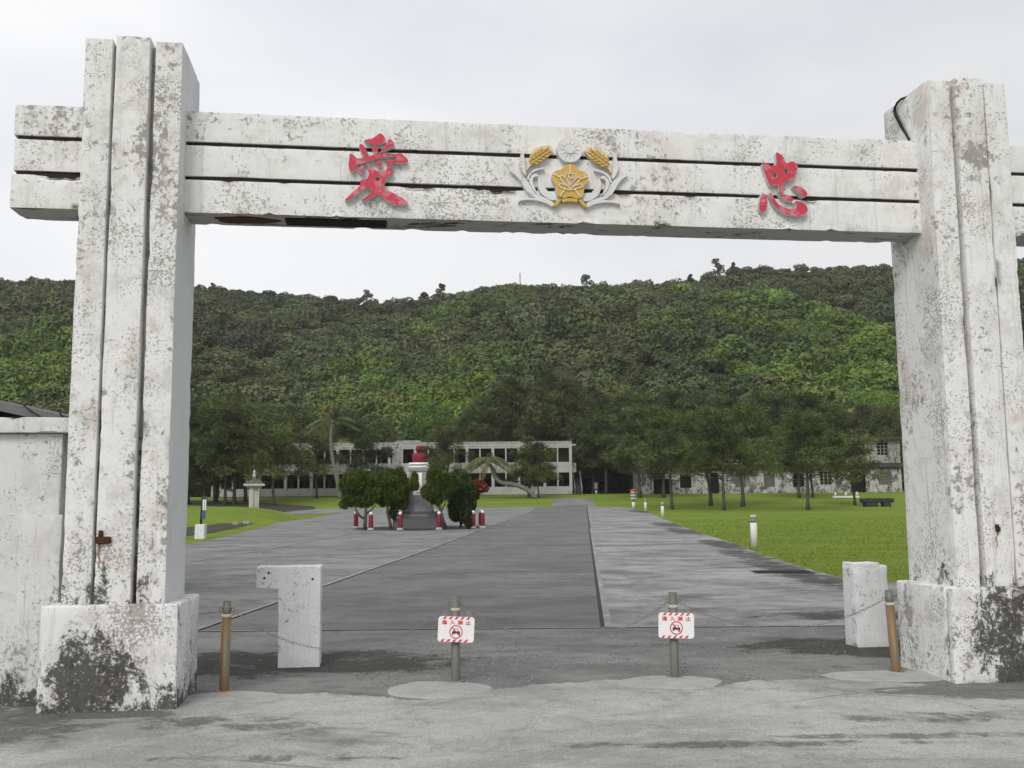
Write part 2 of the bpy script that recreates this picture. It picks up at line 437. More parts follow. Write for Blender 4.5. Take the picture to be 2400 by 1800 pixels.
# paving and lawn
M_MID = place_stains_and_shade(concrete('dark_asphalt', (.150, .149, .144), (.225, .223, .215), .45, seed=2, chip_light=.5), [(-2.0, 10.4, 3.0, 1.9, .8), (4.2, 11.2, 2.6, 1.4, 1.0)])  # spots by the blocks: algae with contact shade painted in
M_NEAR = place_stains_and_shade(concrete('worn_asphalt', (.175, .174, .168), (.28, .278, .268), .55, seed=41, chip_light=.7), [(-2.3, 10.5, 2.6, 1.3, .75), (4.2, 11.3, 2.4, 1.1, .85), (-4.2, 9.3, 1.5, .8, .7), (-1.75, 10.25, 1.3, .42, 1.25), (3.7, 11.05, 1.2, .5, 1.2)], .92)  # spots round the block bases mix mould with painted contact shade
M_LANE_R0 = concrete('streaked_concrete', (.20, .199, .192), (.41, .408, .395), .80, seed=5)
M_LANE_L = concrete('streaked_concrete_left', (.185, .185, .18), (.31, .31, .30), .68, seed=9)
M_APRON = place_stains_and_shade(concrete('pale_apron_concrete', (.33, .328, .312), (.52, .515, .49), .65, seed=13, crack=.5), [(-5.3, 7.4, 2.7, 1.7, 1.15), (4.6, 8.6, 2.2, .55, 1.0), (1.3, 6.82, 2.2, .16, .62), (2.9, 7.02, 1.8, .14, .60), (-1.6, 6.55, 1.5, .15, .5), (3.2, 7.6, 1.3, .3, .5), (-2.2, 7.6, 1.4, .4, .55), (-1.5, 9.2, 1.2, .3, .6), (-3.3, 7.95, .9, .22, 1.2)], .66)  # last spot: grime and painted contact shade along the left plinth's foot
M_PATCH = concrete('pale_mortar', (.40, .40, .375), (.50, .50, .47), .12, seed=17, sc=1.6, crack=0.)
M_JOINT = plain('joint_soil', (.055, .055, .045), .95, .4, 4)
def lawn_mat(name):
    M = NM(name, .9, .1); v = M.co()
    c = M.mix(M.step(M.noise(M.co((.35, 1., 1)), .35, 7, .7), .40, .62), (.135, .195, .026), (.235, .295, .046))
    c = M.mix(M.step(M.noise(v, 1.9, 7, .75), .5, .75, 0, .55), c, (.135, .200, .024))
    c = M.mix(M.step(M.noise(M.co((.6, 2.0, 1), (5, 1, 0)), .9, 6, .7), .60, .70, 0, .65), c, (.29, .32, .080))
    c = M.mix(M.noise(v, 40, 3, .7), tuple((.165, .235, .028)), c)
    M.color(c); M.bump(M.math('ADD', M.noise(v, 30, 6, .8), M.noise(v, 4, 4, .7)), .9, .05); return M.m
M_LAWN = lawn_mat('short_grass')
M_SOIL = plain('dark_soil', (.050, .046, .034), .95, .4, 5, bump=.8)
M_HILL = plain('hill_undergrowth', (.030, .042, .018), .95, .4, .3)

# ------------------------------------------------------------------ the ground: lawn sheet to the horizon, paving above it
def sheet_from_poly(poly, off, ystep=2.0, thick=0.0):
    bm = bmesh.new(); vs = [bm.verts.new((x, y, 0)) for x, y in poly]
    bmesh.ops.triangle_fill(bm, use_beauty=True, edges=[bm.edges.new((vs[i], vs[(i + 1) % len(vs)])) for i in range(len(vs))])
    ys = [y for _, y in poly]
    cuts = sorted(set([y for y in GY if min(ys) < y < max(ys)] + list(np.arange(math.ceil(min(ys)), max(ys), ystep))))
    for y in cuts:
        bmesh.ops.bisect_plane(bm, geom=bm.verts[:] + bm.edges[:] + bm.faces[:], plane_co=(0, y, 0), plane_no=(0, 1, 0))
    return bm
def drape(bm, off):
    for v in bm.verts: v.co.z = g(v.co.y) + off
def up(bm):
    bmesh.ops.recalc_face_normals(bm, faces=bm.faces[:])
    if sum(f.normal.z for f in bm.faces) < 0: bmesh.ops.reverse_faces(bm, faces=bm.faces[:])
def struct(name, bm, mat, parent=None):
    up(bm); me = bpy.data.meshes.new(name); bm.to_mesh(me); bm.free()
    o = link(name, me, mat, parent)
    if not parent: o['kind'] = 'structure'
    return o

xs = [-900, -300, -120, -60, -30, -15, 0, 15, 30, 60, 120, 300, 900]
ysl = [-200, -60, -20, 0, 8] + list(range(13, 162, 3)) + [200, 400, 1200]
bm = bmesh.new(); gr = [[bm.verts.new((x, y, g(y) - .012)) for x in xs] for y in ysl]
for j in range(len(ysl) - 1):
    for i in range(len(xs) - 1): bm.faces.new((gr[j][i], gr[j][i + 1], gr[j + 1][i + 1], gr[j + 1][i]))
struct('lawn', bm, M_LAWN)

def P2(u, v): p = P(u, v); return (p.x, p.y)
right_edge = [P2(u, v) for u, v in ((1399, 1187), (1473, 1190), (1517, 1199), (1587, 1230), (1631, 1246), (1730, 1277), (1781, 1299), (1880, 1330), (1975, 1357))]
_re = []
for (ax, ay), (bx_, by_) in zip(right_edge, right_edge[1:]):
    for k in range(14):
        t = k / 14; x, y = ax + (bx_ - ax) * t, ay + (by_ - ay) * t
        _re.append((x + .10 * mnoise.noise(Vector((y * 1.1, 3, 0))) + .06 * mnoise.noise(Vector((y * 4.3, 5, 0))), y))
right_edge_fine = _re + [right_edge[-1]]
left_edge = [P2(u, v) for u, v in ((436, 1278), (534, 1257), (600, 1241), (651, 1225), (746, 1212), (800, 1204))]
back = [P2(u, v) for u, v in ((1291, 1188), (1180, 1189.5), (1000, 1190.5), (800, 1191.5))]
side = [(-34, 78), (-34, 86)]
outer = [(-9.8, 7.2), (-9.8, 12.5)] + [(-10.5, 24.0)] + left_edge + side + back[::-1] + right_edge_fine + [(9.3, 16.2), (12.5, 14.2), (12.5, 7.2)]
# the sheet under the joints
bm = sheet_from_poly(outer, 0); drape(bm, 0.0); plaza = struct('plaza', bm, M_JOINT)
tagless = plaza
M_LANE_R = place_stains_and_shade(M_LANE_R0, [(x - .5, y, .6 + .010 * y, 2.0 + .08 * y, .72) for x, y in right_edge[2:]] + [(5.2, 14.2, 2.6, .8, .7)])
# slabs: cut along the seams seen in the photograph
road_dir = (1371 - 1200) / FPX
seam_r = P2(1416, 1475)
seam_l1, seam_l2 = P2(754, 1378), P2(1253, 1193.5)
seam_m1, seam_m2 = P2(560, 1300), P2(841, 1249)
joint_y = 13.12
def line_fn(a, b):
    nx, ny = -(b[1] - a[1]), b[0] - a[0]; L = math.hypot(nx, ny); nx /= L; ny /= L
    return lambda x, y: (x - a[0]) * nx + (y - a[1]) * ny, (nx, ny), a
seams = [line_fn(seam_r, P2(1378, 1210)), line_fn(seam_l1, seam_l2), line_fn(seam_m1, seam_m2), line_fn((0, joint_y), (-1, joint_y)),
         line_fn((0, 22.3), (-1, 22.3)), line_fn((0, 34), (-1, 34.)), line_fn((0, 50), (-1, 50.))]
bm = sheet_from_poly(outer, 0)
for k, (fn, n, a) in enumerate(seams):
    hw = .045 if k == 0 else .018
    for s in (-hw, hw):
        bmesh.ops.bisect_plane(bm, geom=bm.verts[:] + bm.edges[:] + bm.faces[:], plane_co=(a[0] + n[0] * s, a[1] + n[1] * s, 0), plane_no=(n[0], n[1], 0))
groups = {}
for f in bm.faces:
    c = f.calc_center_median(); vals = [fn(c.x, c.y) for fn, _, _ in seams]
    near = c.y < joint_y
    act = []
    key = []
    gap = False
    yv = vals[3]
    key.append(yv > 0)
    if abs(yv) < .018: gap = True
    if c.y > joint_y:
        key += [vals[0] > 0, vals[1] > 0]
        if abs(vals[0]) < .045 or abs(vals[1]) < .018: gap = True
        inleft = vals[1] > 0
        if inleft:
            key.append(vals[2] > 0)
            if abs(vals[2]) < .018: gap = True
        for q in (4, 5, 6):
            if not inleft:
                key.append(vals[q] > 0)
                if abs(vals[q]) < .010: gap = True
    if not gap: groups.setdefault(tuple(key), []).append([(v.co.x, v.co.y) for v in f.verts])
bm.free()
for key, fs in groups.items():
    b2 = bmesh.new(); vm = {}
    for f in fs:
        vv = []
        for x, y in f:
            k = (round(x, 4), round(y, 4))
            if k not in vm: vm[k] = b2.verts.new((x, y, g(y) + .012))
            if vm[k] not in vv: vv.append(vm[k])
        if len(vv) > 2:
            try: b2.faces.new(vv)
            except ValueError: pass
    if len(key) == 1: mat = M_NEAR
    elif key[2]: mat = M_LANE_L
    elif key[1]: mat = M_MID
    else: mat = M_LANE_R
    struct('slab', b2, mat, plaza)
def strip(a, b, w, side, mat):
    dx, dy = b[0] - a[0], b[1] - a[1]; L = math.hypot(dx, dy); nx, ny = -dy / L * side, dx / L * side
    n_ = 40; lo = []; hi = []
    for k in range(n_ + 1):
        t = k / n_; x, y = a[0] + dx * t, a[1] + dy * t; ww = w * (1 + .5 * mnoise.noise(Vector((x * 1.3, y * .6, 4))))
        lo.append((x + nx * .02, y + ny * .02)); hi.append((x + nx * ww, y + ny * ww))
    bm = bmesh.new(); A_ = [bm.verts.new((x, y, g(y) + .0165)) for x, y in lo]; B_ = [bm.verts.new((x, y, g(y) + .0165)) for x, y in hi]
    for k in range(n_): bm.faces.new((A_[k], A_[k + 1], B_[k + 1], B_[k]))
    struct('seam_mortar', bm, mat, plaza)
M_SEAM = concrete('seam_mortar', (.27, .27, .26), (.40, .40, .385), .45, seed=31)
tt = (joint_y + .1 - seam_l1[1]) / (seam_l2[1] - seam_l1[1])
strip((seam_l1[0] + (seam_l2[0] - seam_l1[0]) * tt, joint_y + .1), seam_l2, .10, 1, M_SEAM)
strip(seam_m1, seam_m2, .12, 1, M_SEAM)
far_r = P2(1378, 1210); strip((seam_r[0], joint_y + .1), (seam_r[0] + (far_r[0] - seam_r[0]) * .6, joint_y + .1 + (far_r[1] - seam_r[1]) * .6), .10, -1, M_SEAM)
strip((-6.5, joint_y), (8.6, joint_y), .07, 1, M_SEAM)
pc = P(1832, 1342); dc = empty('drain_cover', (pc.x, pc.y, g(pc.y) + .012), road_dir * -1, 'dark rectangular drain cover let into the pale lane by the lawn', 'drain cover')
# path up to the hall stairs
pp = [P2(1291, 1187), P2(1297, 1176), P2(1299, 1168), P2(1379, 1168), P2(1388, 1176), P2(1399, 1186)]
bm = sheet_from_poly(pp, 0); drape(bm, .006); struct('path', bm, M_LANE_L)
# pale apron in the foreground with its ragged far edge
edge_px = [(-500, 1660), (0, 1655), (200, 1662), (430, 1655), (520, 1650), (640, 1632), (760, 1630), (900, 1640), (960, 1648), (1060, 1640), (1150, 1622), (1260, 1612), (1380, 1600), (1480, 1598), (1560, 1612), (1660, 1618), (1760, 1600), (1900, 1598), (2050, 1602), (2200, 1612), (2400, 1622), (2700, 1630)]
e2 = []
for (u0, v0), (u1, v1) in zip(edge_px, edge_px[1:]):
    for k in range(26):
        t = k / 26; p = P2(u0 + (u1 - u0) * t, v0 + (v1 - v0) * t)
        e2.append((p[0], p[1] + .09 * mnoise.noise(Vector((p[0] * 2.4, 1, 0))) + .07 * mnoise.noise(Vector((p[0] * 9, 2, 0))) + .05 * mnoise.noise(Vector((p[0] * 27, 3, 0)))))
ap = [(-60, -12), (60, -12), (60, e2[-1][1])] + e2[::-1] + [(-60, e2[0][1])]
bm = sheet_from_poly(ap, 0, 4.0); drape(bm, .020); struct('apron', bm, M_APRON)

# ------------------------------------------------------------------ the gateway
PW, D, PD, H, HP, OX, OF, OB = .80, 6.833, .834, 5.573, .837, .119, .086, .039
BF, BD, ZB, ZT, STUB = .255, .384, 4.144, 5.062, .6315
gate = empty('concrete_gateway', GATE_LOC, YAW, 'weathered white concrete gateway with grooved piers, red characters and emblem on its beam', 'gateway')
def pier(xa, paintmat, groove, seed):
    core = rough_box('pier', xa + .20, xa + PW - .20, .06, PD - .012, HP - .02, H - .03, groove, gate, cell=.3, amp=.002, seed=seed)
    rough_box('pier_strip', xa, xa + .224, 0, PD, HP - .01, H, paintmat, core, seed=seed + 1)
    rough_box('pier_strip', xa + PW - .224, xa + PW, 0, PD, HP - .01, H, paintmat, core, seed=seed + 2)
    rough_box('pier_strip', xa + .260, xa + PW - .260, -.0375, PD - .03, HP - .01, H + .022, paintmat, core, seed=seed + 3)
    return core
pier(-PW, M_PAINT_L, M_GROOVE_L, 3.)
pier(D, M_PAINT_R, M_GROOVE_L, 17.)
def plinth(xa, mat, seed, inner):
    b = rough_box('plinth', xa - OX, xa + PW + OX, .02, PD + OB, -.05, HP - .004, mat, gate, r=.016, amp=.006, chip=.03, seed=seed)
    rough_box('plinth_front', xa - OX - .004, xa + PW + OX + .004, -OF, .0, -.05, HP, mat, b, r=.016, amp=.006, chip=.035, seed=seed + 5)
plinth(-PW, M_PLINTH_L, 41., 1)
plinth(D, M_PLINTH_R, 55., -1)
bx0, bx1 = -PW - STUB, D + PW + STUB
beam = rough_box('beam', bx0 + .03, bx1 - .03, BF + .022, BF + BD - .02, ZB + .05, ZT - .05, M_GROOVE, gate, cell=.6, amp=.001)
zc = [(ZB, ZB + .296), (ZB + .329, ZB + .608), (ZB + .641, ZT)]
for i, (a, b) in enumerate(zc):
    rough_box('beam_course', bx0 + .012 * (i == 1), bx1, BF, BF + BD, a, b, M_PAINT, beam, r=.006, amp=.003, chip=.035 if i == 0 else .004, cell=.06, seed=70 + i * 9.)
# dark recess in the soffit, with rust beside it
xa_, _ = GP(668, 520, BF + .1); xb_, _ = GP(906, 525, BF + .1)
box_obj('soffit_recess', (xa_, xb_, BF + .07, BF + BD - .10, ZB - .012, ZB + .01), M_SLOT, gate)
bm = bmesh.new(); rp = []
for k in range(22):
    a_ = 2 * PI * k / 22; r_ = 1 + .45 * mnoise.noise(Vector((math.cos(a_) * 1.6, math.sin(a_) * 1.6, 5)))
    rp.append((xa_ - .36 + .30 * r_ * math.cos(a_), BF + .17 + .10 * r_ * math.sin(a_)))
va_ = [bm.verts.new((x, y, ZB - .0065)) for x, y in rp]; vb_ = [bm.verts.new((x, y, ZB + .01)) for x, y in rp]; bm.faces.new(va_[::-1])
for k in range(22): bm.faces.new((va_[k], va_[(k + 1) % 22], vb_[(k + 1) % 22], vb_[k]))
bm_obj('rust_scab', bm, M_RUST, gate)

# characters (traced strokes in two views of the photograph, laid on the beam's face)
def on_beam(pts, ox, oy, sc): return [GP(ox + x * sc, oy + y * sc, BF - .055) for x, y in pts]
AI = [[[(740,530),(790,520),(850,505),(890,475),(925,448),(960,460),(985,500),(1000,535),(985,560),(930,578),(880,580),(830,575),(790,560)]],
 [[(690,575),(720,570),(755,600),(775,645),(800,692),(775,708),(740,708),(715,670),(700,630)]],
 [[(835,590),(895,590),(908,630),(905,665),(885,690),(860,675),(845,635)]],
 [[(1035,505),(1075,535),(1098,570),(1085,595),(1045,615),(990,640),(925,680),(905,690),(935,655),(965,620),(1000,570)]],
 [[(580,680),(615,685),(645,715),(665,740),(720,735),(790,712),(870,695),(960,685),(1050,685),(1120,690),(1140,680),(1175,678),(1215,715),(1250,750),(1250,785),(1180,795),(1100,790),(1075,775),(1110,745),(1130,715),(1080,710),(1000,720),(900,738),(810,765),(740,790),(690,800),(665,800),(650,850),(630,890),(600,890),(575,860),(570,800),(580,740)]],
 [[(735,810),(745,850),(735,900),(715,915),(690,900),(680,870),(700,835)]],
 [[(780,785),(810,810),(840,850),(880,875),(940,885),(990,880),(1010,850),(1040,850),(1075,880),(1080,905),(1060,930),(1020,945),(1000,955),(990,1010),(960,1050),(955,1075),(1010,1100),(1100,1140),(1200,1200),(1250,1240),(1245,1260),(1180,1270),(1100,1270),(1040,1250),(985,1205),(940,1160),(905,1140),(880,1165),(820,1195),(760,1220),(730,1225),(720,1210),(760,1185),(820,1140),(850,1105),(830,1090),(790,1075),(760,1080),(720,1105),(680,1140),(620,1180),(560,1220),(530,1225),(530,1205),(570,1170),(620,1120),(680,1070),(710,1030),(705,985),(740,975),(780,975),(800,930),(810,900),(790,850)],
  [(900,945),(930,955),(930,980),(905,1000),(880,990),(880,960)]],
 [[(870,765),(920,765),(950,790),(960,820),(945,840),(910,830),(885,800)]],
 [[(1010,750),(1050,760),(1085,770),(1080,810),(1065,840),(1030,840),(1005,815),(1000,780)]]]
ZH = [[[(375,240),(400,250),(435,280),(440,310),(455,328),(500,305),(530,330),(540,355),(520,400),(510,440),(470,450),(432,458),(432,510),(425,540),(400,545),(395,500),(395,480),(370,485),(345,500),(320,470),(305,430),(285,380),(270,330),(300,320),(340,345),(375,340),(380,310),(375,270)],
  [(348,398),(376,388),(386,428),(364,438)], [(436,372),(464,360),(468,392),(446,408)]],
 [[(270,545),(295,550),(305,580),(315,620),(305,655),(285,690),(260,680),(248,650),(255,600)]],
 [[(325,540),(345,550),(360,580),(385,620),(430,650),(480,665),(520,655),(530,628),(515,603),(545,605),(590,625),(610,650),(610,690),(590,712),(540,720),(470,710),(410,680),(365,640),(340,600),(325,565)]],
 [[(400,548),(420,550),(450,560),(490,572),(512,592),(500,603),(460,605),(430,592),(410,568)]],
 [[(490,495),(540,490),(580,510),(610,545),(605,565),(580,578),(555,555),(525,520)]]]
def character(strokes, ox, oy, sc, label):
    bm = bmesh.new()
    for loops in strokes:
        extrude_poly(bm, [smooth_poly(on_beam(lp, ox, oy, sc), 1) for lp in loops], BF - .055, BF + .02, 0, 1)
    o = bm_obj('character', bm, [M_RED, M_LETTER_SIDE], gate); o['label'] = label
character(AI, 700, 220, 400 / 1952, 'red brush character for love')
character(ZH, 1700, 280, 700 / 2212, 'red brush character for loyalty')

# emblem
ES = 400 / 2212
def em(pts, gy=BF - .05): return [GP(1150 + x * ES, 280 + y * ES, gy) for x, y in pts]
ex0 = (GP(1150 + 1024 * ES, 280 + 800 * ES, BF - .05))[0]
def mirror(pp): return [(2 * ex0 - x, z) for x, z in pp][::-1]
def ribbon(bm, pts, w, ya, yb, mi=0):
    for (x0, z0), (x1, z1) in zip(pts, pts[1:]):
        dx, dz = x1 - x0, z1 - z0; L = math.hypot(dx, dz) or 1; nx, nz = -dz / L * w / 2, dx / L * w / 2
        ext = w * .25 / L
        a = (x0 - dx * ext, z0 - dz * ext); b = (x1 + dx * ext, z1 + dz * ext)
        vs = [bm.verts.new((p[0] + s * nx, yy, p[1] + s * nz)) for yy in (ya, yb) for p, s in ((a, 1), (a, -1), (b, -1), (b, 1))]
        for f in ((0, 1, 2, 3), (0, 4, 5, 1), (1, 5, 6, 2), (2, 6, 7, 3), (3, 7, 4, 0)): bm.faces.new([vs[i] for i in f]).material_index = mi
flower = [(940,620),(985,582),(1030,575),(1080,585),(1115,630),(1140,665),(1200,670),(1255,710),(1270,770),(1250,830),(1205,860),(1212,930),(1190,1000),(1150,1025),(1100,1022),(1025,992),(960,1020),(900,1005),(860,970),(845,910),(850,850),(800,800),(785,740),(810,680),(870,660),(915,650)]
bm = bmesh.new(); extrude_poly(bm, [smooth_poly(em(flower), 1)], BF - .055, BF + .02, 0, 1)
emblem = bm_obj('emblem', bm, [M_YEL, M_EWHITE], gate); emblem['label'] = 'yellow blossom emblem with white disc, wheat ears and leaves'
bm = bmesh.new()
for ln in ([(1028,602),(1030,700)], [(950,920),(900,995)], [(1095,915),(1155,1000)], [(815,712),(850,730),(890,748)], [(1250,742),(1200,765),(1160,778)],
           [(880,862),(930,893),(985,910),(1060,912),(1130,892),(1195,868)], [(880,862),(905,830),(960,850),(1000,870),(1030,895)], [(1195,868),(1165,835),(1105,855),(1065,872),(1030,895)],
           [(900,720),(905,775),(945,825),(1000,862)], [(900,720),(945,740),(975,775),(1000,815),(1025,860)], [(1160,740),(1152,785),(1115,830),(1060,865)], [(1160,740),(1115,758),(1085,790),(1055,825),(1030,860)],
           [(965,765),(968,702),(1000,712),(1010,760)], [(1000,712),(1030,700),(1062,714),(1072,765)], [(1062,714),(1095,706),(1108,762)], [(985,790),(1010,765),(1040,760),(1075,765),(1090,795)], [(1010,800),(1040,792),(1062,800),(1040,840),(1010,800)]):
    ribbon(bm, em(ln, BF - .055), .013, BF - .066, BF - .05)
bm_obj('blossom_line', bm, M_CREAM, emblem)
# disc with sun rays
cx_, cz_ = em([(1022, 395)])[0]; rr = abs(em([(1187, 395)])[0][0] - cx_)
bm = bmesh.new(); n = 40
extrude_poly(bm, [[(cx_ + rr * math.cos(2 * PI * k / n), cz_ + rr * math.sin(2 * PI * k / n)) for k in range(n)]], BF - .06, BF + .02)
disc = bm_obj('disc', bm, M_EWHITE, emblem)
bm = bmesh.new()
for k in range(12):
    a = 2 * PI * k / 12 + PI / 2
    def q(r, da): return (cx_ + r * math.cos(a + da), cz_ + r * math.sin(a + da))
    b0, b1, tip, mid = q(rr * .42, -.23), q(rr * .42, .23), q(rr * .86, 0), q(rr * .5, 0)
    vs = [bm.verts.new((b0[0], BF - .06, b0[1])), bm.verts.new((b1[0], BF - .06, b1[1])), bm.verts.new((tip[0], BF - .06, tip[1])), bm.verts.new((mid[0], BF - .070, mid[1]))]
    for f in ((0, 2, 3), (2, 1, 3), (1, 0, 3)): bm.faces.new([vs[i] for i in f])
lathe_pts = 24
extrude_poly(bm, [[(cx_ + rr * .34 * math.cos(2 * PI * k / 20), cz_ + rr * .34 * math.sin(2 * PI * k / 20)) for k in range(20)]], BF - .074, BF - .055)
ob = bm_obj('sun_ray', bm, M_EWHITE, emblem)
# wheat ears: a cream plate with yellow grains on it
earL = [(750,330),(790,350),(815,390),(775,450),(700,500),(600,560),(530,582),(470,655),(452,660),(490,560),(515,440),(570,370),(650,345)]
axis0, axis1 = (505, 560), (785, 365)
def grains(mir):
    bm = bmesh.new()
    for k in range(6):
        for s in (-1.35, -.5, .5, 1.35):
            t = .08 + k * .155 - (.05 if abs(s) > 1 else 0)
            if abs(s) > 1 and k in (0, 5): continue
            bx = axis0[0] + (axis1[0] - axis0[0]) * t; by = axis0[1] + (axis1[1] - axis0[1]) * t
            ax, ay = (axis1[0] - axis0[0]) / 341, (axis1[1] - axis0[1]) / 341; nx, ny = -ay, ax
            cx, cy = bx + nx * 44 * s, by + ny * 44 * s
            dx, dy = ax * .85 + nx * .5 * s, ay * .85 + ny * .5 * s; L = math.hypot(dx, dy); dx /= L; dy /= L
            px, py = -dy, dx
            pts = [(cx + dx * 29 * math.cos(a) + px * 13 * math.sin(a), cy + dy * 29 * math.cos(a) + py * 13 * math.sin(a)) for a in [2 * PI * i / 10 for i in range(10)]]
            pp = em(pts); pp = mirror(pp) if mir else pp
            extrude_poly(bm, [pp], BF - .066, BF - .04)
    return bm
for mir in (False, True):
    pl = em(smooth_poly(earL, 1)); pl = mirror(pl) if mir else pl
    bm = bmesh.new(); extrude_poly(bm, [pl], BF - .05, BF + .02)
    ear = bm_obj('wheat_ear', bm, M_CREAM, emblem)
    bm_obj('wheat_grain', grains(mir), M_YEL, emblem)
leaves = [[(405,392),(432,425),(438,520),(450,620),(468,690),(455,735),(420,690),(380,610),(375,560),(388,480)],
 [(245,645),(300,640),(370,690),(440,745),(490,810),(535,900),(600,972),(540,965),(480,940),(430,870),(390,790),(330,720),(270,680)],
 [(470,760),(495,700),(540,655),(620,622),(700,618),(695,640),(620,648),(560,675),(510,725),(490,790)],
 [(490,790),(530,720),(580,690),(620,712),(610,735),(570,735),(545,770),(550,830),(580,900),(605,960),(560,920),(520,860)],
 [(620,742),(660,780),(690,860),(760,950),(840,1000),(862,1042),(780,1045),(690,990),(630,920),(608,830)],
 [(360,1078),(365,1055),(420,1042),(520,1036),(640,1052),(740,1088),(806,1132),(832,1080),(740,1025),(640,985),(560,962),(500,945),(540,990),(600,1015),(520,1012),(430,1020),(380,1040)]]
for mir in (False, True):
    for lp in leaves:
        pl = em(smooth_poly(lp, 1)); pl = mirror(pl) if mir else pl
        bm = bmesh.new(); extrude_poly(bm, [pl], BF - .045 , BF + .02)
        bm_obj('leaf', bm, M_EWHITE, emblem)
    st = em([(808,1108),(880,1032),(922,1040),(850,1120),(815,1132)]); st = mirror(st) if mir else st
    bm = bmesh.new(); extrude_poly(bm, [st], BF - .06, BF + .02); bm_obj('stalk', bm, M_YEL, emblem)
bm = bmesh.new()
for k in range(6):
    x = 945 + k * 32; y = 1050 - 8 * math.sin(k * PI / 5)
    extrude_poly(bm, [em([(x + 20 * math.cos(a), y + 26 * math.sin(a)) for a in [2 * PI * i / 8 for i in range(8)]])], BF - .055 - .004 * (k % 2), BF + .02)
bm_obj('bud_row', bm, M_YEL, emblem)

# rusty hinge stubs on the piers
def hinge(u0, u1, v0, v1, knob):
    x0, z1 = GP(u0, v0, -.0375); x1, z0 = GP(u1, v1, -.0375)
    bm = bmesh.new(); add_box(bm, x0, x1, -.075, -.03, z0, z1)
    bmesh.ops.bevel(bm, geom=bm.edges[:], offset=.006, segments=2, affect='EDGES')
    kx, kz = GP(*knob, -.05); tube(bm, [(kx, -.05, z1 - .01), (kx, -.05, kz + .02)], .018, 8)
    h_ = bm_obj('hinge', bm, M_RUST, gate); h_['label'] = 'rusted iron hinge stub'
hinge(226, 260, 1258, 1274, (236, 1249))
hinge(2332, 2341, 1234, 1246, (2337, 1234))
def rust_run(u0, v0, v1, w):
    """thin crust of rust that ran down from the hinge, a couple of millimetres thick"""
    bm = bmesh.new(); L = []; R = []
    for k in range(12):
        t = k / 11; x, z = GP(u0 + 2 * math.sin(k), v0 + (v1 - v0) * t, -.045)
        ww = w * (1 - t * .75) * (.8 + .4 * mnoise.noise(Vector((k * .9, u0, 0))))
        L.append(bm.verts.new((x - ww, -.0425, z))); R.append(bm.verts.new((x + ww, -.0425, z)))
    for k in range(11): bm.faces.new((L[k], R[k], R[k + 1], L[k + 1]))
    bm_obj('rust_run', bm, M_RUSTRUN, gate)
M_RUSTRUN = plain('rust_run', (.30, .13, .09), .9, .4, 18)
rust_run(231, 1272, 1332, .011); rust_run(2337, 1244, 1290, .010)

# black cable looped over the right pier
bm = bmesh.new(); pts = []
o_ = _GI @ Vector((0, 0, CAMH))
for (x, y) in ((640,440),(620,455),(575,495),(548,545),(540,600),(560,660),(600,750),(650,850),(690,920),(725,985)):
    d_ = _GI.to_3x3() @ ray(2000 + x * .1808, 150 + y * .1808); t_ = (D - .022 - o_.x) / d_.x
    p_ = o_ + d_ * t_; pts.append((p_.x, p_.y, p_.z))
pts[0] = (D + .06, pts[1][1], H + .02)
for off in (0, .03):
    tube(bm, [(p[0], p[1] + off * math.sin(PI * i / 9), p[2]) for i, p in enumerate(pts)], .012 if off == 0 else .006, 6)
for v in bm.verts: v.co = GATE_M @ v.co
cb = bm_obj('cable', bm, M_BLACK); tag(cb, 'black cable looped over the top of the gateway pier', 'cable')

# ------------------------------------------------------------------ boundary wall and the gatehouse behind it
wz1 = GP(80, 978, .225)[1]; wz0 = GP(80, 1014, .225)[1]
bw = empty('boundary_wall', GATE_M @ Vector((-PW - .12, .30, 0)), YAW, 'rough white boundary wall with projecting coping joining the gateway pier', 'wall')
rough_box('wall_face', -5.2, -.01, 0, .26, -.05, wz0 - .004, M_WALLP, bw, amp=.005, cell=.14, seed=90)
rough_box('coping', -5.2, .10, -.075, .33, wz0, wz1, M_WALLP, bw, amp=.004, chip=.012, seed=93)
rough_box('pilaster', -.30, .03, -.055, -.003, -.05, 1.55, M_WALLP, bw, amp=.004, chip=.008, seed=97)
M_ROOF = plain('grey_cement_roof', (.16, .155, .15), .9, .25, 3, bump=.5)
M_HOUSE = paint('gatehouse_wall_paint', chip=.3, seed=33, white=(.5, .5, .49))
gh_p = at(-60, 1000, 15.0)
gh = empty('gatehouse', (gh_p.x, 15.0, g(15)), 0, 'small gatehouse with sloping grey cement roof behind the boundary wall', 'building')
ra, rb = at(-160, 906, 15.0), at(170, 977, 15.0)
bx, bz = ra.x - gh_p.x, ra.z - g(15)
ex, ez = rb.x - gh_p.x, rb.z - g(15)
bm = bmesh.new()
prof = [(bx, bz), (ex, ez), (ex, ez - .14), (bx, bz - .14), (2 * bx - ex, ez - .14), (2 * bx - ex, ez)]
for y0, y1 in ((-.35, 4.0),):
    a = [bm.verts.new((x, y0, z)) for x, z in prof]; b = [bm.verts.new((x, y1, z)) for x, z in prof]
    bm.faces.new(a[:4]); bm.faces.new([a[0], a[3], a[4], a[5]]); bm.faces.new(b[:4]); bm.faces.new([b[0], b[3], b[4], b[5]])
    for i in range(6): bm.faces.new((a[i], a[(i + 1) % 6], b[(i + 1) % 6], b[i]))
bm_obj('roof', bm, M_ROOF, gh)
box_obj('wall', (2 * bx - ex + .35, ex - .35, 0, 3.6, -.05, ez - .10), M_HOUSE, gh)
bm = bmesh.new()
for pts in ([(55, 950), (75, 965), (100, 980), (125, 986)], [(138, 962), (145, 975), (158, 985)]):
    tube(bm, [at(u, v, 14.55) for u, v in pts], .014, 6)
tag(bm_obj('roof_cable', bm, M_BLACK), 'black cables sagging over the edge of the grey gatehouse roof', 'cable')

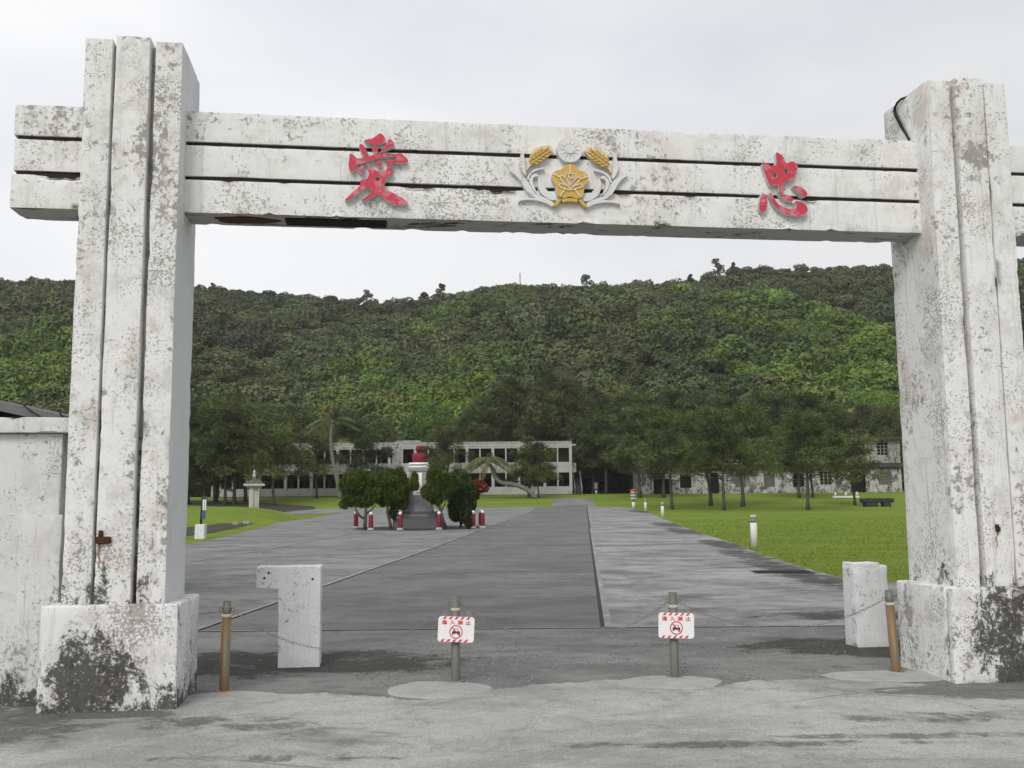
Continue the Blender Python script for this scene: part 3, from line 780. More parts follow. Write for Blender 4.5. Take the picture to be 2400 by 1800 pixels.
# ------------------------------------------------------------------ concrete barrier blocks
def gate_rot(o): o.rotation_euler = (0, 0, YAW); return o
p = P(700, 1567)
blk = empty('barrier_block', (p.x, p.y, 0), YAW, 'white concrete barrier stanchion with a short arm jutting from its top', 'concrete block', 'barrier blocks inside the gateway')
bm = bmesh.new(); Lp = [(-.205, -.04), (.205, -.04), (.205, 1.0), (-.43, 1.0), (-.43, .79), (-.205, .79)]
fa = [bm.verts.new((x, 0, z)) for x, z in Lp]; fb = [bm.verts.new((x, .30, z)) for x, z in Lp]
bm.faces.new(fa); bm.faces.new(fb[::-1])
for i in range(6): bm.faces.new((fa[i], fa[(i + 1) % 6], fb[(i + 1) % 6], fb[i]))
bmesh.ops.bevel(bm, geom=bm.edges[:], offset=.007, segments=1, affect='EDGES')
bmesh.ops.triangulate(bm, faces=bm.faces[:]); bmesh.ops.subdivide_edges(bm, edges=[e for e in bm.edges if e.calc_length() > .1], cuts=5, use_grid_fill=True)
for v in bm.verts: v.co += Vector((.004 * mnoise.noise(v.co * 5), .004 * mnoise.noise(v.co * 5 + Vector((7, 0, 0))), .006 * mnoise.noise(v.co * 7 + Vector((0, 9, 0)))))
bm_obj('stanchion', bm, M_BLOCK, blk)
for (u, v) in ((627.5, 1345), (618, 1357), (727, 1361)):
    xx = (u - 698.6) * p.y / FPX; zz = 1.0 - (v - 1332) * p.y / FPX
    bm = bmesh.new(); c = Vector((xx, -.007, zz)); n = 10; vs = [bm.verts.new(c + Vector((.011 * math.cos(2 * PI * k / n), 0, .011 * math.sin(2 * PI * k / n)))) for k in range(n)]
    bm.faces.new(vs); bm_obj('bolt_hole', bm, M_SLOT, blk)
p = P(2052, 1519)
blk = empty('barrier_block', (p.x, p.y, 0), YAW, 'plain white concrete barrier stanchion with a notched top beside the lawn', 'concrete block', 'barrier blocks inside the gateway')
rough_box('post', -.21, .20, 0, .30, -.04, .895, M_BLOCK, blk, r=.03, amp=.006, chip=.03, seed=111)
rough_box('cap', -.205, .10, .004, .296, .85, .925, M_BLOCK, blk, r=.015, amp=.005, chip=.02, seed=115)

# ------------------------------------------------------------------ pipe posts, mortar patches, chains and signs
def steel(name, base, rust, amt, seed):
    M = NM(name, .55, .5); v = M.co((6, 6, .9), (seed, seed, seed))
    k = M.step(M.noise(v, 1.6, 6, .65), .62 - .3 * amt, .72 - .3 * amt)
    c = M.mix(k, base, rust)
    c = M.mix(M.step(M.noise(M.co(), 70, 4, .6), .5, .7, 0, .4), c, tuple(x * .5 for x in base))
    M.color(c); M.bump(M.noise(M.co(), 60, 4, .7), .25, .002)
    M.b.inputs['Metallic'].default_value = .25 if amt < .5 else .0; return M.m
M_GALV = steel('dull_galvanised_steel', (.17, .165, .145), (.17, .13, .08), .35, 1.)
M_RUSTY = steel('rusted_pipe', (.20, .17, .11), (.25, .14, .055), .45, 4.)
M_COLLAR = plain('pale_band', (.50, .47, .36), .7, .2, 20)
M_PIPEIN = plain('pipe_inside', (.02, .02, .02), .9, .2, 5)
post_px = [(525, 1625, 202, M_RUSTY, 'rusted steel pipe post standing beside the gateway pier and L-shaped block', 0.01), (1068, 1602, 193, M_GALV, 'grey steel pipe post by the love character side with a red and white sign', .0), (1582, 1592, 190, M_GALV, 'grey steel pipe post by the loyalty character side with a red and white sign', 0.), (2101, 1580, 184, M_RUSTY, 'rusted steel pipe post leaning against the algae-stained plinth', -.045)]
posts = []
for u, v, hpx, mat, lab, lean in post_px:
    p = P(u, v); h_ = px_m(hpx, p.y); lift = .03
    t = empty('pipe_post', (p.x, p.y, lift - .012), 0, lab, 'post', 'pipe posts carrying the chain')
    t.rotation_euler = (0, lean, 0)
    bm = bmesh.new(); R_ = .041
    zj = h_ - .137 if mat is M_RUSTY else h_; ri = R_ * .86 if mat is M_RUSTY else R_
    prof = [(ri * .8, zj - .002), (R_, zj), (R_, .0), (R_ * .9, -.05)] if mat is M_RUSTY else [(R_ * .86, h_ - .03), (R_ * .86, h_), (R_, h_), (R_, .0), (R_ * .9, -.05)]
    lathe(bm, prof[::-1], 20); bm_obj('pipe', bm, mat, t)
    if mat is M_RUSTY:
        bm = bmesh.new(); lathe(bm, [(ri, zj - .03), (ri, h_), (ri * .86, h_), (ri * .86, h_ - .03)], 20); bm_obj('inner_pipe', bm, M_GALV, t)
    bm = bmesh.new(); lathe(bm, [(0, h_ - .012), (ri * .855, h_ - .012)], 16); bm_obj('pipe_mouth', bm, M_PIPEIN, t)
    bm = bmesh.new(); zc_ = h_ - .125; lathe(bm, [(R_ + .001, zc_ - .014), (R_ + .004, zc_ - .012), (R_ + .004, zc_ + .012), (R_ + .001, zc_ + .014)], 20); bm_obj('band', bm, M_COLLAR, t)
    bm = bmesh.new(); lathe(bm, [(R_ + .002, .0), (.078, .0), (.08, .004), (.078, .010), (R_ + .002, .012)], 20); bm_obj('flange', bm, mat, t)
    for s in (-1, 1):
        bm = bmesh.new(); n = 10
        tube(bm, [(s * (R_ + .012 + .014 * math.cos(2 * PI * k / n)), 0, h_ - .075 + .018 * math.sin(2 * PI * k / n)) for k in range(n + 1)], .004, 5, cap=False)
        bm_obj('chain_eye', bm, mat, t)
    posts.append((p, h_, lean))
def patch(cx, cy, rx, ry, seed, lab=None):
    bm = bmesh.new(); n = 40; rings = []
    for f, z in ((0., .030), (.35, .029), (.7, .026), (.9, .023), (1.0, .010)):
        ring = []
        for k in range(n):
            a = 2 * PI * k / n
            r = f * (1 + .16 * mnoise.noise(Vector((math.cos(a) * 1.3 + seed, math.sin(a) * 1.3, 0))) + .05 * mnoise.noise(Vector((math.cos(a) * 6 + seed, math.sin(a) * 6, 3))))
            ring.append(bm.verts.new((cx + rx * r * math.cos(a), cy + ry * r * math.sin(a), z)))
            if f == 0: break
        rings.append(ring)
    for a, b in zip(rings, rings[1:]):
        for k in range(n):
            k2 = (k + 1) % n
            if len(a) == 1: bm.faces.new((a[0], b[k], b[k2]))
            else: bm.faces.new((a[k], b[k], b[k2], a[k2]))
    up(bm); me = bpy.data.meshes.new('mortar_patch'); bm.to_mesh(me); bm.free()
    o = link('mortar_patch', me, M_PATCH); o['kind'] = 'structure'
for (c, rx, ry, sd) in ((P2(1024, 1620), .47, .40, 1.), (P2(1570, 1604), .47, .38, 5.), (P2(545, 1640), .46, .30, 9.), (P2(2090, 1588), .62, .30, 14.)):
    patch(c[0], c[1], rx, ry, sd)
# chains: real links
M_CHAIN = plain('dull_chain_steel', (.21, .20, .185), .8, .3, 30)
def chain(i, j, sag, lab):
    (p0, h0, l0), (p1, h1, l1) = posts[i], posts[j]
    a = Vector((p0.x + .055 + h0 * math.sin(l0), p0.y, h0 - .09 + .018)); b = Vector((p1.x - .055 + h1 * math.sin(l1), p1.y, h1 - .09 + .018))
    N = 400; cur = []
    for k in range(N + 1):
        t = k / N; q = a.lerp(b, t); q.z -= sag * 4 * t * (1 - t); cur.append(q)
    V = []; Fc = []; acc = 0; pitch = .030; last = cur[0]; idx = 0; nm, ns = 10, 5
    for k in range(1, N + 1):
        acc += (cur[k] - cur[k - 1]).length
        if acc >= pitch:
            acc = 0; d = (cur[k] - last).normalized(); mid = (cur[k] + last) / 2; last = cur[k]
            s_ = d.cross(Vector((0, 0, 1))).normalized(); u_ = s_.cross(d)
            w_ = s_ if idx % 2 else u_; nn = d.cross(w_); idx += 1
            base = len(V)
            for m_ in range(nm):
                th = 2 * PI * m_ / nm
                c = mid + d * (.0195 * math.cos(th)) + w_ * (.0095 * math.sin(th))
                rad = (d * (math.cos(th) * .6) + w_ * math.sin(th)).normalized()
                for q_ in range(ns):
                    ph = 2 * PI * q_ / ns; V.append(c + (rad * math.cos(ph) + nn * math.sin(ph)) * .0025)
            for m_ in range(nm):
                for q_ in range(ns):
                    Fc.append((base + m_ * ns + q_, base + ((m_ + 1) % nm) * ns + q_, base + ((m_ + 1) % nm) * ns + (q_ + 1) % ns, base + m_ * ns + (q_ + 1) % ns))
    me = np_mesh('chain', np.array([tuple(v) for v in V]), np.array(Fc), smooth=True)
    o = link('chain', me, M_CHAIN); tag(o, lab, 'chain', 'chains between the posts')
chain(0, 1, .36, 'sagging steel chain passing in front of the L-shaped concrete block')
chain(1, 2, .33, 'sagging steel chain strung between the two sign posts')
chain(2, 3, .25, 'sagging steel chain passing in front of the plain notched concrete block')

M_SIGN = plain('white_sign_plastic', (.80, .80, .79), .4, .03, 6, spec=.5)
M_SIGNRED = plain('sign_red_print', (.62, .03, .06), .45, .1, 20)
M_SIGNTEXT = plain('sign_text_red', (.66, .06, .04), .45, .1, 20)
M_SIGNBLK = plain('sign_black_print', (.05, .045, .05), .45, .2, 20)
M_WIRE = plain('wire', (.45, .44, .42), .4, .2, 20, metal=.5)
def rounded_rect(w, h, r, n=5):
    pts = []
    for cx, cz, a0 in ((w / 2 - r, h / 2 - r, 0), (-w / 2 + r, h / 2 - r, PI / 2), (-w / 2 + r, -h / 2 + r, PI), (w / 2 - r, -h / 2 + r, 1.5 * PI)):
        for k in range(n + 1): a = a0 + PI / 2 * k / n; pts.append((cx + r * math.cos(a), cz + r * math.sin(a)))
    return pts
def flat(bm, pts, y=-.0045):
    vs = [bm.verts.new((x, y, z)) for x, z in pts]; bm.faces.new(vs)
def make_sign(px, pv, post_i, tilt, lab):
    p0, h0, _ = posts[post_i]; Ys = p0.y - .075
    c = at(px, pv, Ys); wpx, hpx = 83, 57
    w, h = px_m(wpx, Ys), px_m(hpx, Ys)
    t = empty('no_entry_sign', c, 0, lab, 'sign', 'no entry signs hung on the posts')
    t.rotation_euler = (math.radians(-3), math.radians(tilt), math.radians(5))
    bm = bmesh.new(); extrude_poly(bm, [rounded_rect(w, h, .028)], -.003, .003)
    bk = [bm.verts.new((x, .003, z)) for x, z in rounded_rect(w, h, .028)]; bm.faces.new(bk)
    bm_obj('panel', bm, M_SIGN, t)
    for row, zz, n in ((1, h / 2 - .013, 5), (-1, -h / 2 + .013, 5)):
        bm = bmesh.new(); hh = .0115
        for k in range(n):
            x = -w / 2 + .058 + k * (w - .115) / (n - 1) - (.012 if row < 0 else 0); sl = .008
            flat(bm, [(x - .013 - sl, zz - hh), (x + .009 - sl, zz - hh), (x + .013 + sl, zz + hh), (x - .009 + sl, zz + hh)])
        bm_obj('hazard_stripe', bm, M_SIGNRED, t)
    for k, chs in enumerate('進入禁止'):
        cu = bpy.data.curves.new('lettering', 'FONT'); cu.body = chs; cu.size = .054; cu.align_x = 'CENTER'; cu.align_y = 'CENTER'; cu.offset = 0.0; cu.resolution_u = 4
        o = bpy.data.objects.new('lettering', cu); COL.objects.link(o)
        dg = bpy.context.evaluated_depsgraph_get(); me = bpy.data.meshes.new_from_object(o.evaluated_get(dg))
        bpy.data.objects.remove(o)
        cs = np.array([v.co[:] for v in me.vertices])
        mid = (cs.max(0) + cs.min(0)) / 2; s_ = .046 / max(cs.max(0) - cs.min(0))
        for v in me.vertices:
            x, y, z = v.co; v.co = ((x - mid[0]) * s_ + (-.5 + (k + .5) / 4) * w * .88, -.0048, (y - mid[1]) * s_ * .82 + h * .27)
        b5 = bmesh.new()
        for q_, (ddx, ddz) in enumerate(((0, 0), (.0016, 0), (-.0016, 0), (0, .0013), (0, -.0013))):
            n0 = len(b5.verts); b5.from_mesh(me); b5.verts.ensure_lookup_table()
            for v in b5.verts[n0:]: v.co += Vector((ddx, -.0001 * q_, ddz))
        b5.to_mesh(me); b5.free()
        link('lettering', me, M_SIGNTEXT, t)
    cz = -.022; R0, R1 = .060, .051; n = 36
    bm = bmesh.new()
    o_v = [bm.verts.new((R0 * math.cos(2 * PI * k / n), -.0050, cz + R0 * math.sin(2 * PI * k / n))) for k in range(n)]
    i_v = [bm.verts.new((R1 * math.cos(2 * PI * k / n), -.0050, cz + R1 * math.sin(2 * PI * k / n))) for k in range(n)]
    for k in range(n): bm.faces.new((o_v[k], o_v[(k + 1) % n], i_v[(k + 1) % n], i_v[k]))
    a = math.radians(135); dx, dz = math.cos(a), math.sin(a)
    flat(bm, [(dx * R1 - dz * .0045, cz + dz * R1 + dx * .0045), (-dx * R1 - dz * .0045, cz - dz * R1 + dx * .0045), (-dx * R1 + dz * .0045, cz - dz * R1 - dx * .0045), (dx * R1 + dz * .0045, cz + dz * R1 - dx * .0045)], -.0058)
    bm_obj('prohibition_ring', bm, M_SIGNRED, t)
    bm = bmesh.new()
    flat(bm, [(-.034, cz - .016), (.034, cz - .016), (.036, cz + .002), (.026, cz + .006), (-.026, cz + .006), (-.036, cz + .002)], -.0046)
    flat(bm, [(-.024, cz + .008), (-.020, cz + .024), (-.016, cz + .024), (-.019, cz + .008)], -.0046)
    flat(bm, [(.024, cz + .008), (.020, cz + .024), (.016, cz + .024), (.019, cz + .008)], -.0046)
    flat(bm, [(-.020, cz + .024), (.020, cz + .024), (.018, cz + .028), (-.018, cz + .028)], -.0046)
    flat(bm, [(-.036, cz - .026), (-.022, cz - .026), (-.022, cz - .016), (-.036, cz - .016)], -.0046)
    flat(bm, [(.022, cz - .026), (.036, cz - .026), (.036, cz - .016), (.022, cz - .016)], -.0046)
    bm_obj('car_pictogram', bm, M_SIGNBLK, t)
    for s in (-1, 1):
        bm = bmesh.new(); x0 = s * (w / 2 - .06)
        for k in range(3):
            tube(bm, [(x0 + s * .02 * k, 0, h / 2 - .006), (x0 - s * .012 + s * .008 * k, .03, h / 2 + .03 + .01 * k), (x0 - s * (.03 - .012 * k), .05, h / 2 + .06 - .006 * k)], .0014, 4)
        bm_obj('wire', bm, M_WIRE, t)
make_sign(1069, 1475, 1, 3.0, 'white no entry sign with red stripes on the post by the love character')
make_sign(1585, 1466, 2, 2.2, 'white no entry sign with red stripes on the post by the loyalty character')

# loose stones in the worn asphalt before the joint
ico = [(0, 0, 1), (.9, 0, .2), (.3, .85, .2), (-.7, .5, .25), (-.7, -.5, .2), (.3, -.85, .25), (0, 0, -.6)]
icf = [(0, 1, 2), (0, 2, 3), (0, 3, 4), (0, 4, 5), (0, 5, 1), (6, 2, 1), (6, 3, 2), (6, 4, 3), (6, 5, 4), (6, 1, 5)]
V = []; Fc = []; T = []
for k in range(5200):
    x = random.gauss(.6, 1.9); y = random.uniform(8.9, 13.0) - .25 * random.random()
    if abs(x) > 5 or mnoise.noise(Vector((x * .9, y * 1.4, 2))) < -.05 or y < 9.05 + .10 * math.sin(x * 2): continue
    s = random.uniform(.004, .012); a = random.random() * 6.28; b = len(V); c_, s_ = math.cos(a), math.sin(a)
    tone = random.choice((.11, .16, .22, .30, .42)); 
    for q in ico:
        V.append((x + s * (q[0] * c_ - q[1] * s_), y + s * (q[0] * s_ + q[1] * c_), .013 + s * q[2] * .55)); T.append((tone, tone, tone * .95))
    Fc += [(b + i, b + j, b + l) for i, j, l in icf]
M_STONE = tinted('loose_stone', .9)
o = link('gravel', np_mesh('gravel', V, Fc, np.array(T)), M_STONE); tag(o, 'pale loose stones scattered on the worn asphalt', 'gravel', kind='stuff')

# ================================================================== the far side of the plaza
# ------------------------------------------------------------------ hall with open galleries
YB = 128.0
GB = g(YB)
def fx(u): return at(u, 1100, YB).x                 # photo column -> X on the hall's front plane
def fz(v, u=1100): return at(u, v, YB).z
M_HALL = paint('hall_white_paint_streaked', chip=.30, pink=.05, seed=50, streak=.75, white=(.41, .41, .40), mould=.25, mz=(-4, 30), scale=.30, mscale=3.)
M_HALL_DIRTY = paint('hall_parapet_grime', chip=.5, pink=.05, seed=57, streak=.95, white=(.27, .27, .262), mould=.45, mz=(-4, 30), scale=.30, mscale=3.)
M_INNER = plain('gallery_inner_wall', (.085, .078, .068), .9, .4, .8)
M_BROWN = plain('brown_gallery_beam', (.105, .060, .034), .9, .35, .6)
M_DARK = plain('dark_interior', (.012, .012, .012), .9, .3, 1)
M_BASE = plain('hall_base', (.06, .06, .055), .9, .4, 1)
hall = empty('gallery_hall', (fx(980), YB, GB), 0, 'long two-storey white hall with open galleries, square columns and streaked parapets', 'building')
hx = hall.location.x
xL, xR = fx(500) - hx, fx(1341) - hx
z_ = lambda v: fz(v) - GB
Z = dict(base=z_(1160), low=z_(1141.6), sof=z_(1109), bal=z_(1084.6), lint=z_(1051.4), band=z_(1046), top=z_(1035.6))
DEP = 2.4
def hbox(name, x0, x1, y0, y1, z0, z1, mat, parent=hall): return box_obj(name, (x0, x1, y0, y1, z0, z1), mat, parent)
hbox('base', xL - .3, xR + .4, -.25, DEP + 6.2, -1.0, Z['base'], M_BASE)
hbox('gallery_floor', xL, xR + .45, -.02, DEP, Z['sof'] + .02, Z['sof'] + .22, M_HALL)
hbox('roof', xL, xR + .5, -.12, DEP + 6.0, Z['band'] - .02, Z['band'] + .18, M_HALL)
hbox('roof_parapet', xL, xR, -.10, .12, Z['band'] + .182, Z['top'], M_HALL_DIRTY)
hbox('raised_parapet', fx(930) - hx, fx(985) - hx, .14, .34, Z['band'] + .182, z_(1031), M_HALL_DIRTY)
step_px = 30.35; cols = [1337.5 - step_px * k for k in range(28)]
for i, u in enumerate(cols):
    major = i % 2 == 0; wpx = 6.6 if major else 3.1
    x = fx(u) - hx; hw = px_m(wpx, YB) / 2; dpt = .34 if major else .2
    hbox('column', x - hw, x + hw, -.16 if major else -.13, dpt, Z['base'] - .02, Z['band'] - .021, M_HALL)
    if i + 1 < len(cols):
        x2 = fx(cols[i + 1]) - hx; hw2 = px_m(3.1 if major else 6.6, YB) / 2
        a, b = x2 + hw2 + .004, x - hw - .004
        hbox('gallery_parapet', a, b, -.08, .08, Z['base'], Z['low'], M_HALL)
        hbox('gallery_parapet', a, b, -.10, .08, Z['sof'], Z['bal'], M_HALL_DIRTY if i % 3 else M_HALL)
        hbox('lintel', a, b, -.06, .14, Z['lint'], Z['band'] - .022, M_HALL)
# inner beams and back wall with openings
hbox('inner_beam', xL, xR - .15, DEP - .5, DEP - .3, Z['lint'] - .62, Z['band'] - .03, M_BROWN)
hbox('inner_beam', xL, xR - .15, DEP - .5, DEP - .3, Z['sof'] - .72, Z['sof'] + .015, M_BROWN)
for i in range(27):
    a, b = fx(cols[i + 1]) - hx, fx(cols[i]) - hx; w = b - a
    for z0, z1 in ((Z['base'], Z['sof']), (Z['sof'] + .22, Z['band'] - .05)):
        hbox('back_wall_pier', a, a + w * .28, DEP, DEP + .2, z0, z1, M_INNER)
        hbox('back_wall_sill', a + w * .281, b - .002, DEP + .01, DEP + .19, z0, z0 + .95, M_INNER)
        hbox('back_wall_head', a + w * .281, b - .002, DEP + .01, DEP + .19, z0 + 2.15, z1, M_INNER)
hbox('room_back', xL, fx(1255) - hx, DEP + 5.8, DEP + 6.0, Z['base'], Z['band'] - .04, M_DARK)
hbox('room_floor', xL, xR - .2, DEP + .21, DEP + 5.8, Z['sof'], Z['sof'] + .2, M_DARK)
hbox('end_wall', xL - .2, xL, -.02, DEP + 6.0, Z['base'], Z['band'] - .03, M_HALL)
# panel with bust shrine, lamp and balcony return at the corner
hbox('facade_panel', fx(919) - hx, fx(941.5) - hx, -.165, -.11, Z['sof'] - .02, Z['band'] - .03, M_HALL_DIRTY)
hbox('entrance_canopy', fx(885) - hx, fx(960) - hx, -.95, -.17, Z['sof'] - .10, Z['sof'] + .16, M_HALL)
hbox('balcony_return', xR + .005, xR + .50, -.06, DEP, Z['sof'] + .005, Z['bal'] - .15, M_HALL_DIRTY)
bm = bmesh.new(); lathe(bm, [(0, 0), (.11, .0), (.13, .08), (.07, .2), (.16, .34), (.17, .45), (.10, .58), (.0, .64)], 12, (fx(929.5) - hx, -.35, Z['band'] - .02)); bm_obj('roof_lamp', bm, M_HALL, hall)
# stair at the hall's end
sx0, sx1 = fx(1346) - hx, fx(1364) - hx; sz = z_(1121)
bm = bmesh.new()
for k in range(12):
    add_box(bm, sx0 + .12, sx1 - .12, .1 + k * .28, .38 + k * .28, -.6, .05 + (k + 1) * .18)
stw = bm_obj('stair', bm, M_BASE, hall); stw['kind'] = 'stuff'
for s, xx in (('a', sx0), ('b', sx1 - .10)):
    bm = bmesh.new(); vs = []
    for y, z0, z1 in ((-.25, -.6, .75), (3.4, -.6, sz + .9)):
        for zz in (z0, z1):
            for x in (xx, xx + .1): vs.append(bm.verts.new((x, y, zz)))
    for f in ((0, 1, 3, 2), (4, 6, 7, 5), (0, 4, 5, 1), (2, 3, 7, 6), (0, 2, 6, 4), (1, 5, 7, 3)): bm.faces.new([vs[i] for i in f])
    bm_obj('stair_cheek', bm, M_HALL_DIRTY, hall)
hbox('stair_landing', sx0 + .11, sx1 - .11, 3.42, 4.6, -.6, sz, M_DARK)

# ------------------------------------------------------------------ peeling block behind the lawn trees
YR = 127.0; GR = g(YR)
M_PEEL = paint('peeling_facade', chip=1.05, pink=.2, seed=61, streak=.8, white=(.47, .465, .445), mould=.55, mz=(-4, 30), scale=.30, mscale=3.)
M_PEEL_UP = paint('stained_upper_facade', chip=.4, pink=.1, seed=67, streak=.8, white=(.28, .275, .24), mould=.5, mz=(-4, 30), scale=.3, mscale=3.)
M_LEDGE = plain('blackened_ledge', (.06, .058, .052), .95, .5, .8)
M_BOARD = plain('grey_boards', (.13, .125, .115), .9, .3, 1.5)
def rx(u): return at(u, 1100, YR).x
def rz(v, u=1800): return at(u, v, YR).z - GR
blkR = empty('peeling_block', (rx(1810), YR, GR), 0, 'two-storey derelict block with peeling white walls behind the lawn trees', 'building')
rx0 = blkR.location.x
def rbox(name, u0, u1, y0, y1, v0, v1, mat, parent=blkR): return box_obj(name, (rx(u0) - rx0, rx(u1) - rx0, y0, y1, rz(v1), rz(v0)), mat, parent)
# openings per storey: (u0,u1,v0,v1,kind)
up_open = [(1594, 1622, 1040, 1072, 'dark'), (1662, 1690, 1040, 1072, 'dark'), (1720, 1748, 1040, 1072, 'dark'), (1788, 1814, 1042, 1074, 'louvre'), (1858, 1884, 1041, 1071, 'dark'), (1925, 1952, 1041, 1071, 'grid'), (1988, 2014, 1041, 1071, 'dark'), (2058, 2084, 1039, 1069, 'grid')]
lo_open = [(1531, 1569, 1120, 1157, 'dark'), (1593, 1620, 1110, 1142, 'dark'), (1664, 1684, 1108, 1157, 'dark'), (1722, 1748, 1110, 1142, 'board'), (1789, 1815, 1110, 1141, 'board'), (1858, 1884, 1110, 1141, 'dark'), (1921, 1949, 1106, 1137, 'grid'), (1992, 2028, 1106, 1157, 'dark'), (2058, 2088, 1107, 1139, 'board')]
U0, U1 = 1500, 2112
def facade(ops, vt, vb, mat, thick=.25):
    xs_ = sorted(ops); cur = U0
    for (a, b, c, d, kind) in xs_:
        rbox('wall_panel', cur, a, 0, thick, vt, vb, mat)
        rbox('wall_panel', a + .02, b - .02, .002, thick - .002, vt, c, mat)
        if d < vb - 2: rbox('wall_panel', a + .02, b - .02, .002, thick - .002, d, vb, mat)
        cur = b
        if kind == 'dark': w = rbox('window_void', a + .05, b - .05, thick + .4, thick + .45, c, d, M_DARK)
        elif kind in ('board', 'louvre'):
            w = rbox('window', a + .05, b - .05, .12, .15, c, d, M_BOARD)
            n = 5
            for k in range(n): rbox('board', a + .4, b - .4, .09, .118, c + (d - c) * k / n + .3, c + (d - c) * (k + 1) / n - .3, M_BOARD, w)
        else:
            w = rbox('window', a + .05, b - .05, .22, .24, c, d, M_DARK)
            for k in range(4): uu = a + (b - a) * k / 3; rbox('mullion', max(a + .1, uu - .7), min(b - .1, uu + .7), .10, .16, c, d, M_PEEL_UP, w)
            for k in range(5): vv = c + (d - c) * k / 4; rbox('glazing_bar', a + .1, b - .1, .105, .155, max(c, vv - .5), min(d, vv + .5), M_PEEL_UP, w)
    rbox('wall_panel', cur, U1, 0, thick, vt, vb, mat)
facade(up_open, 1034, 1087, M_PEEL_UP)
facade(lo_open, 1099.5, 1157.5, M_PEEL)
rbox('ledge', U0, U1 + 3, -.55, .26, 1088, 1098, M_LEDGE)
rbox('roof', U0 - 3, U1 + 4, -.7, 8, 1026.5, 1033.6, M_LEDGE)
rbox('base', U0, U1 + 1, -.1, 8, 1157.8, 1185, M_BASE)
rbox('side_wall', U1 - 4, U1, .26, 8, 1034, 1157, M_PEEL_UP)
rbox('side_wall', U0, U0 + 4, .26, 8, 1034, 1157, M_PEEL_UP)
rbox('back_wall', U0, U1, 7.6, 7.9, 1034, 1157, M_DARK)
for u in (1572, 1636, 1703, 1768, 1837, 1903, 1969, 2039, 2107):
    rbox('pilaster', u - 2.2, u + 2.2, -.10, -.003, 1034, 1087.5, M_PEEL_UP); rbox('pilaster', u - 2.2, u + 2.2, -.10, -.003, 1098.5, 1157.5, M_PEEL)

# ------------------------------------------------------------------ monument
pm = P(1040, 1236); YM = 50.6
q = .1808 * YM / FPX                                   # metres for one pixel of the close view
def mx(z): return at(780 + z * .1808, 1200, YM).x
mon_x = mx(1112); GM = g(YM)
zb_ = lambda zpx: at(980, 1020 + zpx * .1808, YM).z - GM
M_GRAN = plain('grey_granite', (.28, .28, .275), .75, .45, 9, bump=.3)
M_GRAN_D = plain('dark_granite', (.115, .115, .115), .6, .4, 9)
M_MWHITE = plain('bright_white_paint', (.84, .84, .83), .6, .04, 4)
M_BUST = plain('dark_red_paint', (.17, .013, .021), .6, .2, 6, spec=.3)
mon = empty('bust_monument', (mon_x, YM, GM), 0, 'tapering grey granite pedestal with white scroll capital and dark red bust', 'monument')
def frustum(name, w0, w1, z0, z1, mat, d0=None, d1=None, parent=mon, bev=.01, yc=0.):
    d0 = d0 or w0; d1 = d1 or w1; bm = bmesh.new()
    a = [bm.verts.new((sx * w0 / 2, yc + sy * d0 / 2, z0)) for sx, sy in ((-1, -1), (1, -1), (1, 1), (-1, 1))]
    b = [bm.verts.new((sx * w1 / 2, yc + sy * d1 / 2, z1)) for sx, sy in ((-1, -1), (1, -1), (1, 1), (-1, 1))]
    bm.faces.new(a[::-1]); bm.faces.new(b)
    for i in range(4): bm.faces.new((a[i], a[(i + 1) % 4], b[(i + 1) % 4], b[i]))
    bmesh.ops.bevel(bm, geom=bm.edges[:], offset=bev, segments=2, affect='EDGES')
    return bm_obj(name, bm, mat, parent)
zs = [zb_(1185), zb_(1075), zb_(990), zb_(870), zb_(470), zb_(440), zb_(360)]
frustum('step', 2.3, 2.3, -.1, zs[1], M_GRAN_D)
frustum('base', 1.86, 1.86, zs[1] + .002, zs[2], M_GRAN_D)
frustum('lower_block', 1.48, 1.32, zs[2] + .002, zs[3], M_GRAN)
frustum('shaft', 1.24, .90, zs[3] + .002, zs[4], M_GRAN)
frustum('neck', .98, .98, zs[4] + .002, zs[5], M_GRAN)
for k in range(2):
    zc_ = zs[5] + (zs[6] - zs[5]) * (.25 + .5 * k); r_ = (zs[6] - zs[5]) * .26
    bm = bmesh.new(); w = .51 if k else .50
    prof = [(-w, r_), (-w - .012, r_ * .7), (-w - .012, -r_ * .7), (-w, -r_)]
    # rounded slab
    add_box(bm, -w, w, -w, w, zc_ - r_, zc_ + r_)
    bmesh.ops.bevel(bm, geom=bm.edges[:], offset=r_ * .8, segments=4, affect='EDGES')
    bm_obj('capital_roll', bm, M_MWHITE, mon, smooth=True)
bm = bmesh.new()    # plaque lying on the shaft's sloping front
def on_shaft(xz, off):
    x, zpx = xz; zz = zb_(zpx); t = (zz - zs[3]) / (zs[4] - zs[3]); return ((x - 1112) * q, -(1.24 + (.90 - 1.24) * t) / 2 - off, zz)
def slab_on_shaft(name, pts, off, mat):
    bm = bmesh.new(); f = [bm.verts.new(on_shaft(p_, off)) for p_ in pts]; b = [bm.verts.new(on_shaft(p_, -.02)) for p_ in pts]
    bm.faces.new(f)
    for i in range(len(pts)): bm.faces.new((f[i], f[(i + 1) % len(pts)], b[(i + 1) % len(pts)], b[i]))
    return bm_obj(name, bm, mat, mon)
bm.free()
slab_on_shaft('plaque', [(1060, 492), (1166, 492), (1162, 775), (1056, 775)], .018, M_MWHITE)
M_ORANGE = plain('orange_paint', (.62, .26, .03), .6, .2, 20)
slab_on_shaft('plaque_mark', [(1105, 665), (1150, 655), (1158, 672), (1130, 690), (1110, 682)], .024, M_ORANGE)
slab_on_shaft('plaque_mark', [(1085, 745), (1110, 738), (1140, 748), (1136, 762), (1092, 758)], .024, M_ORANGE)
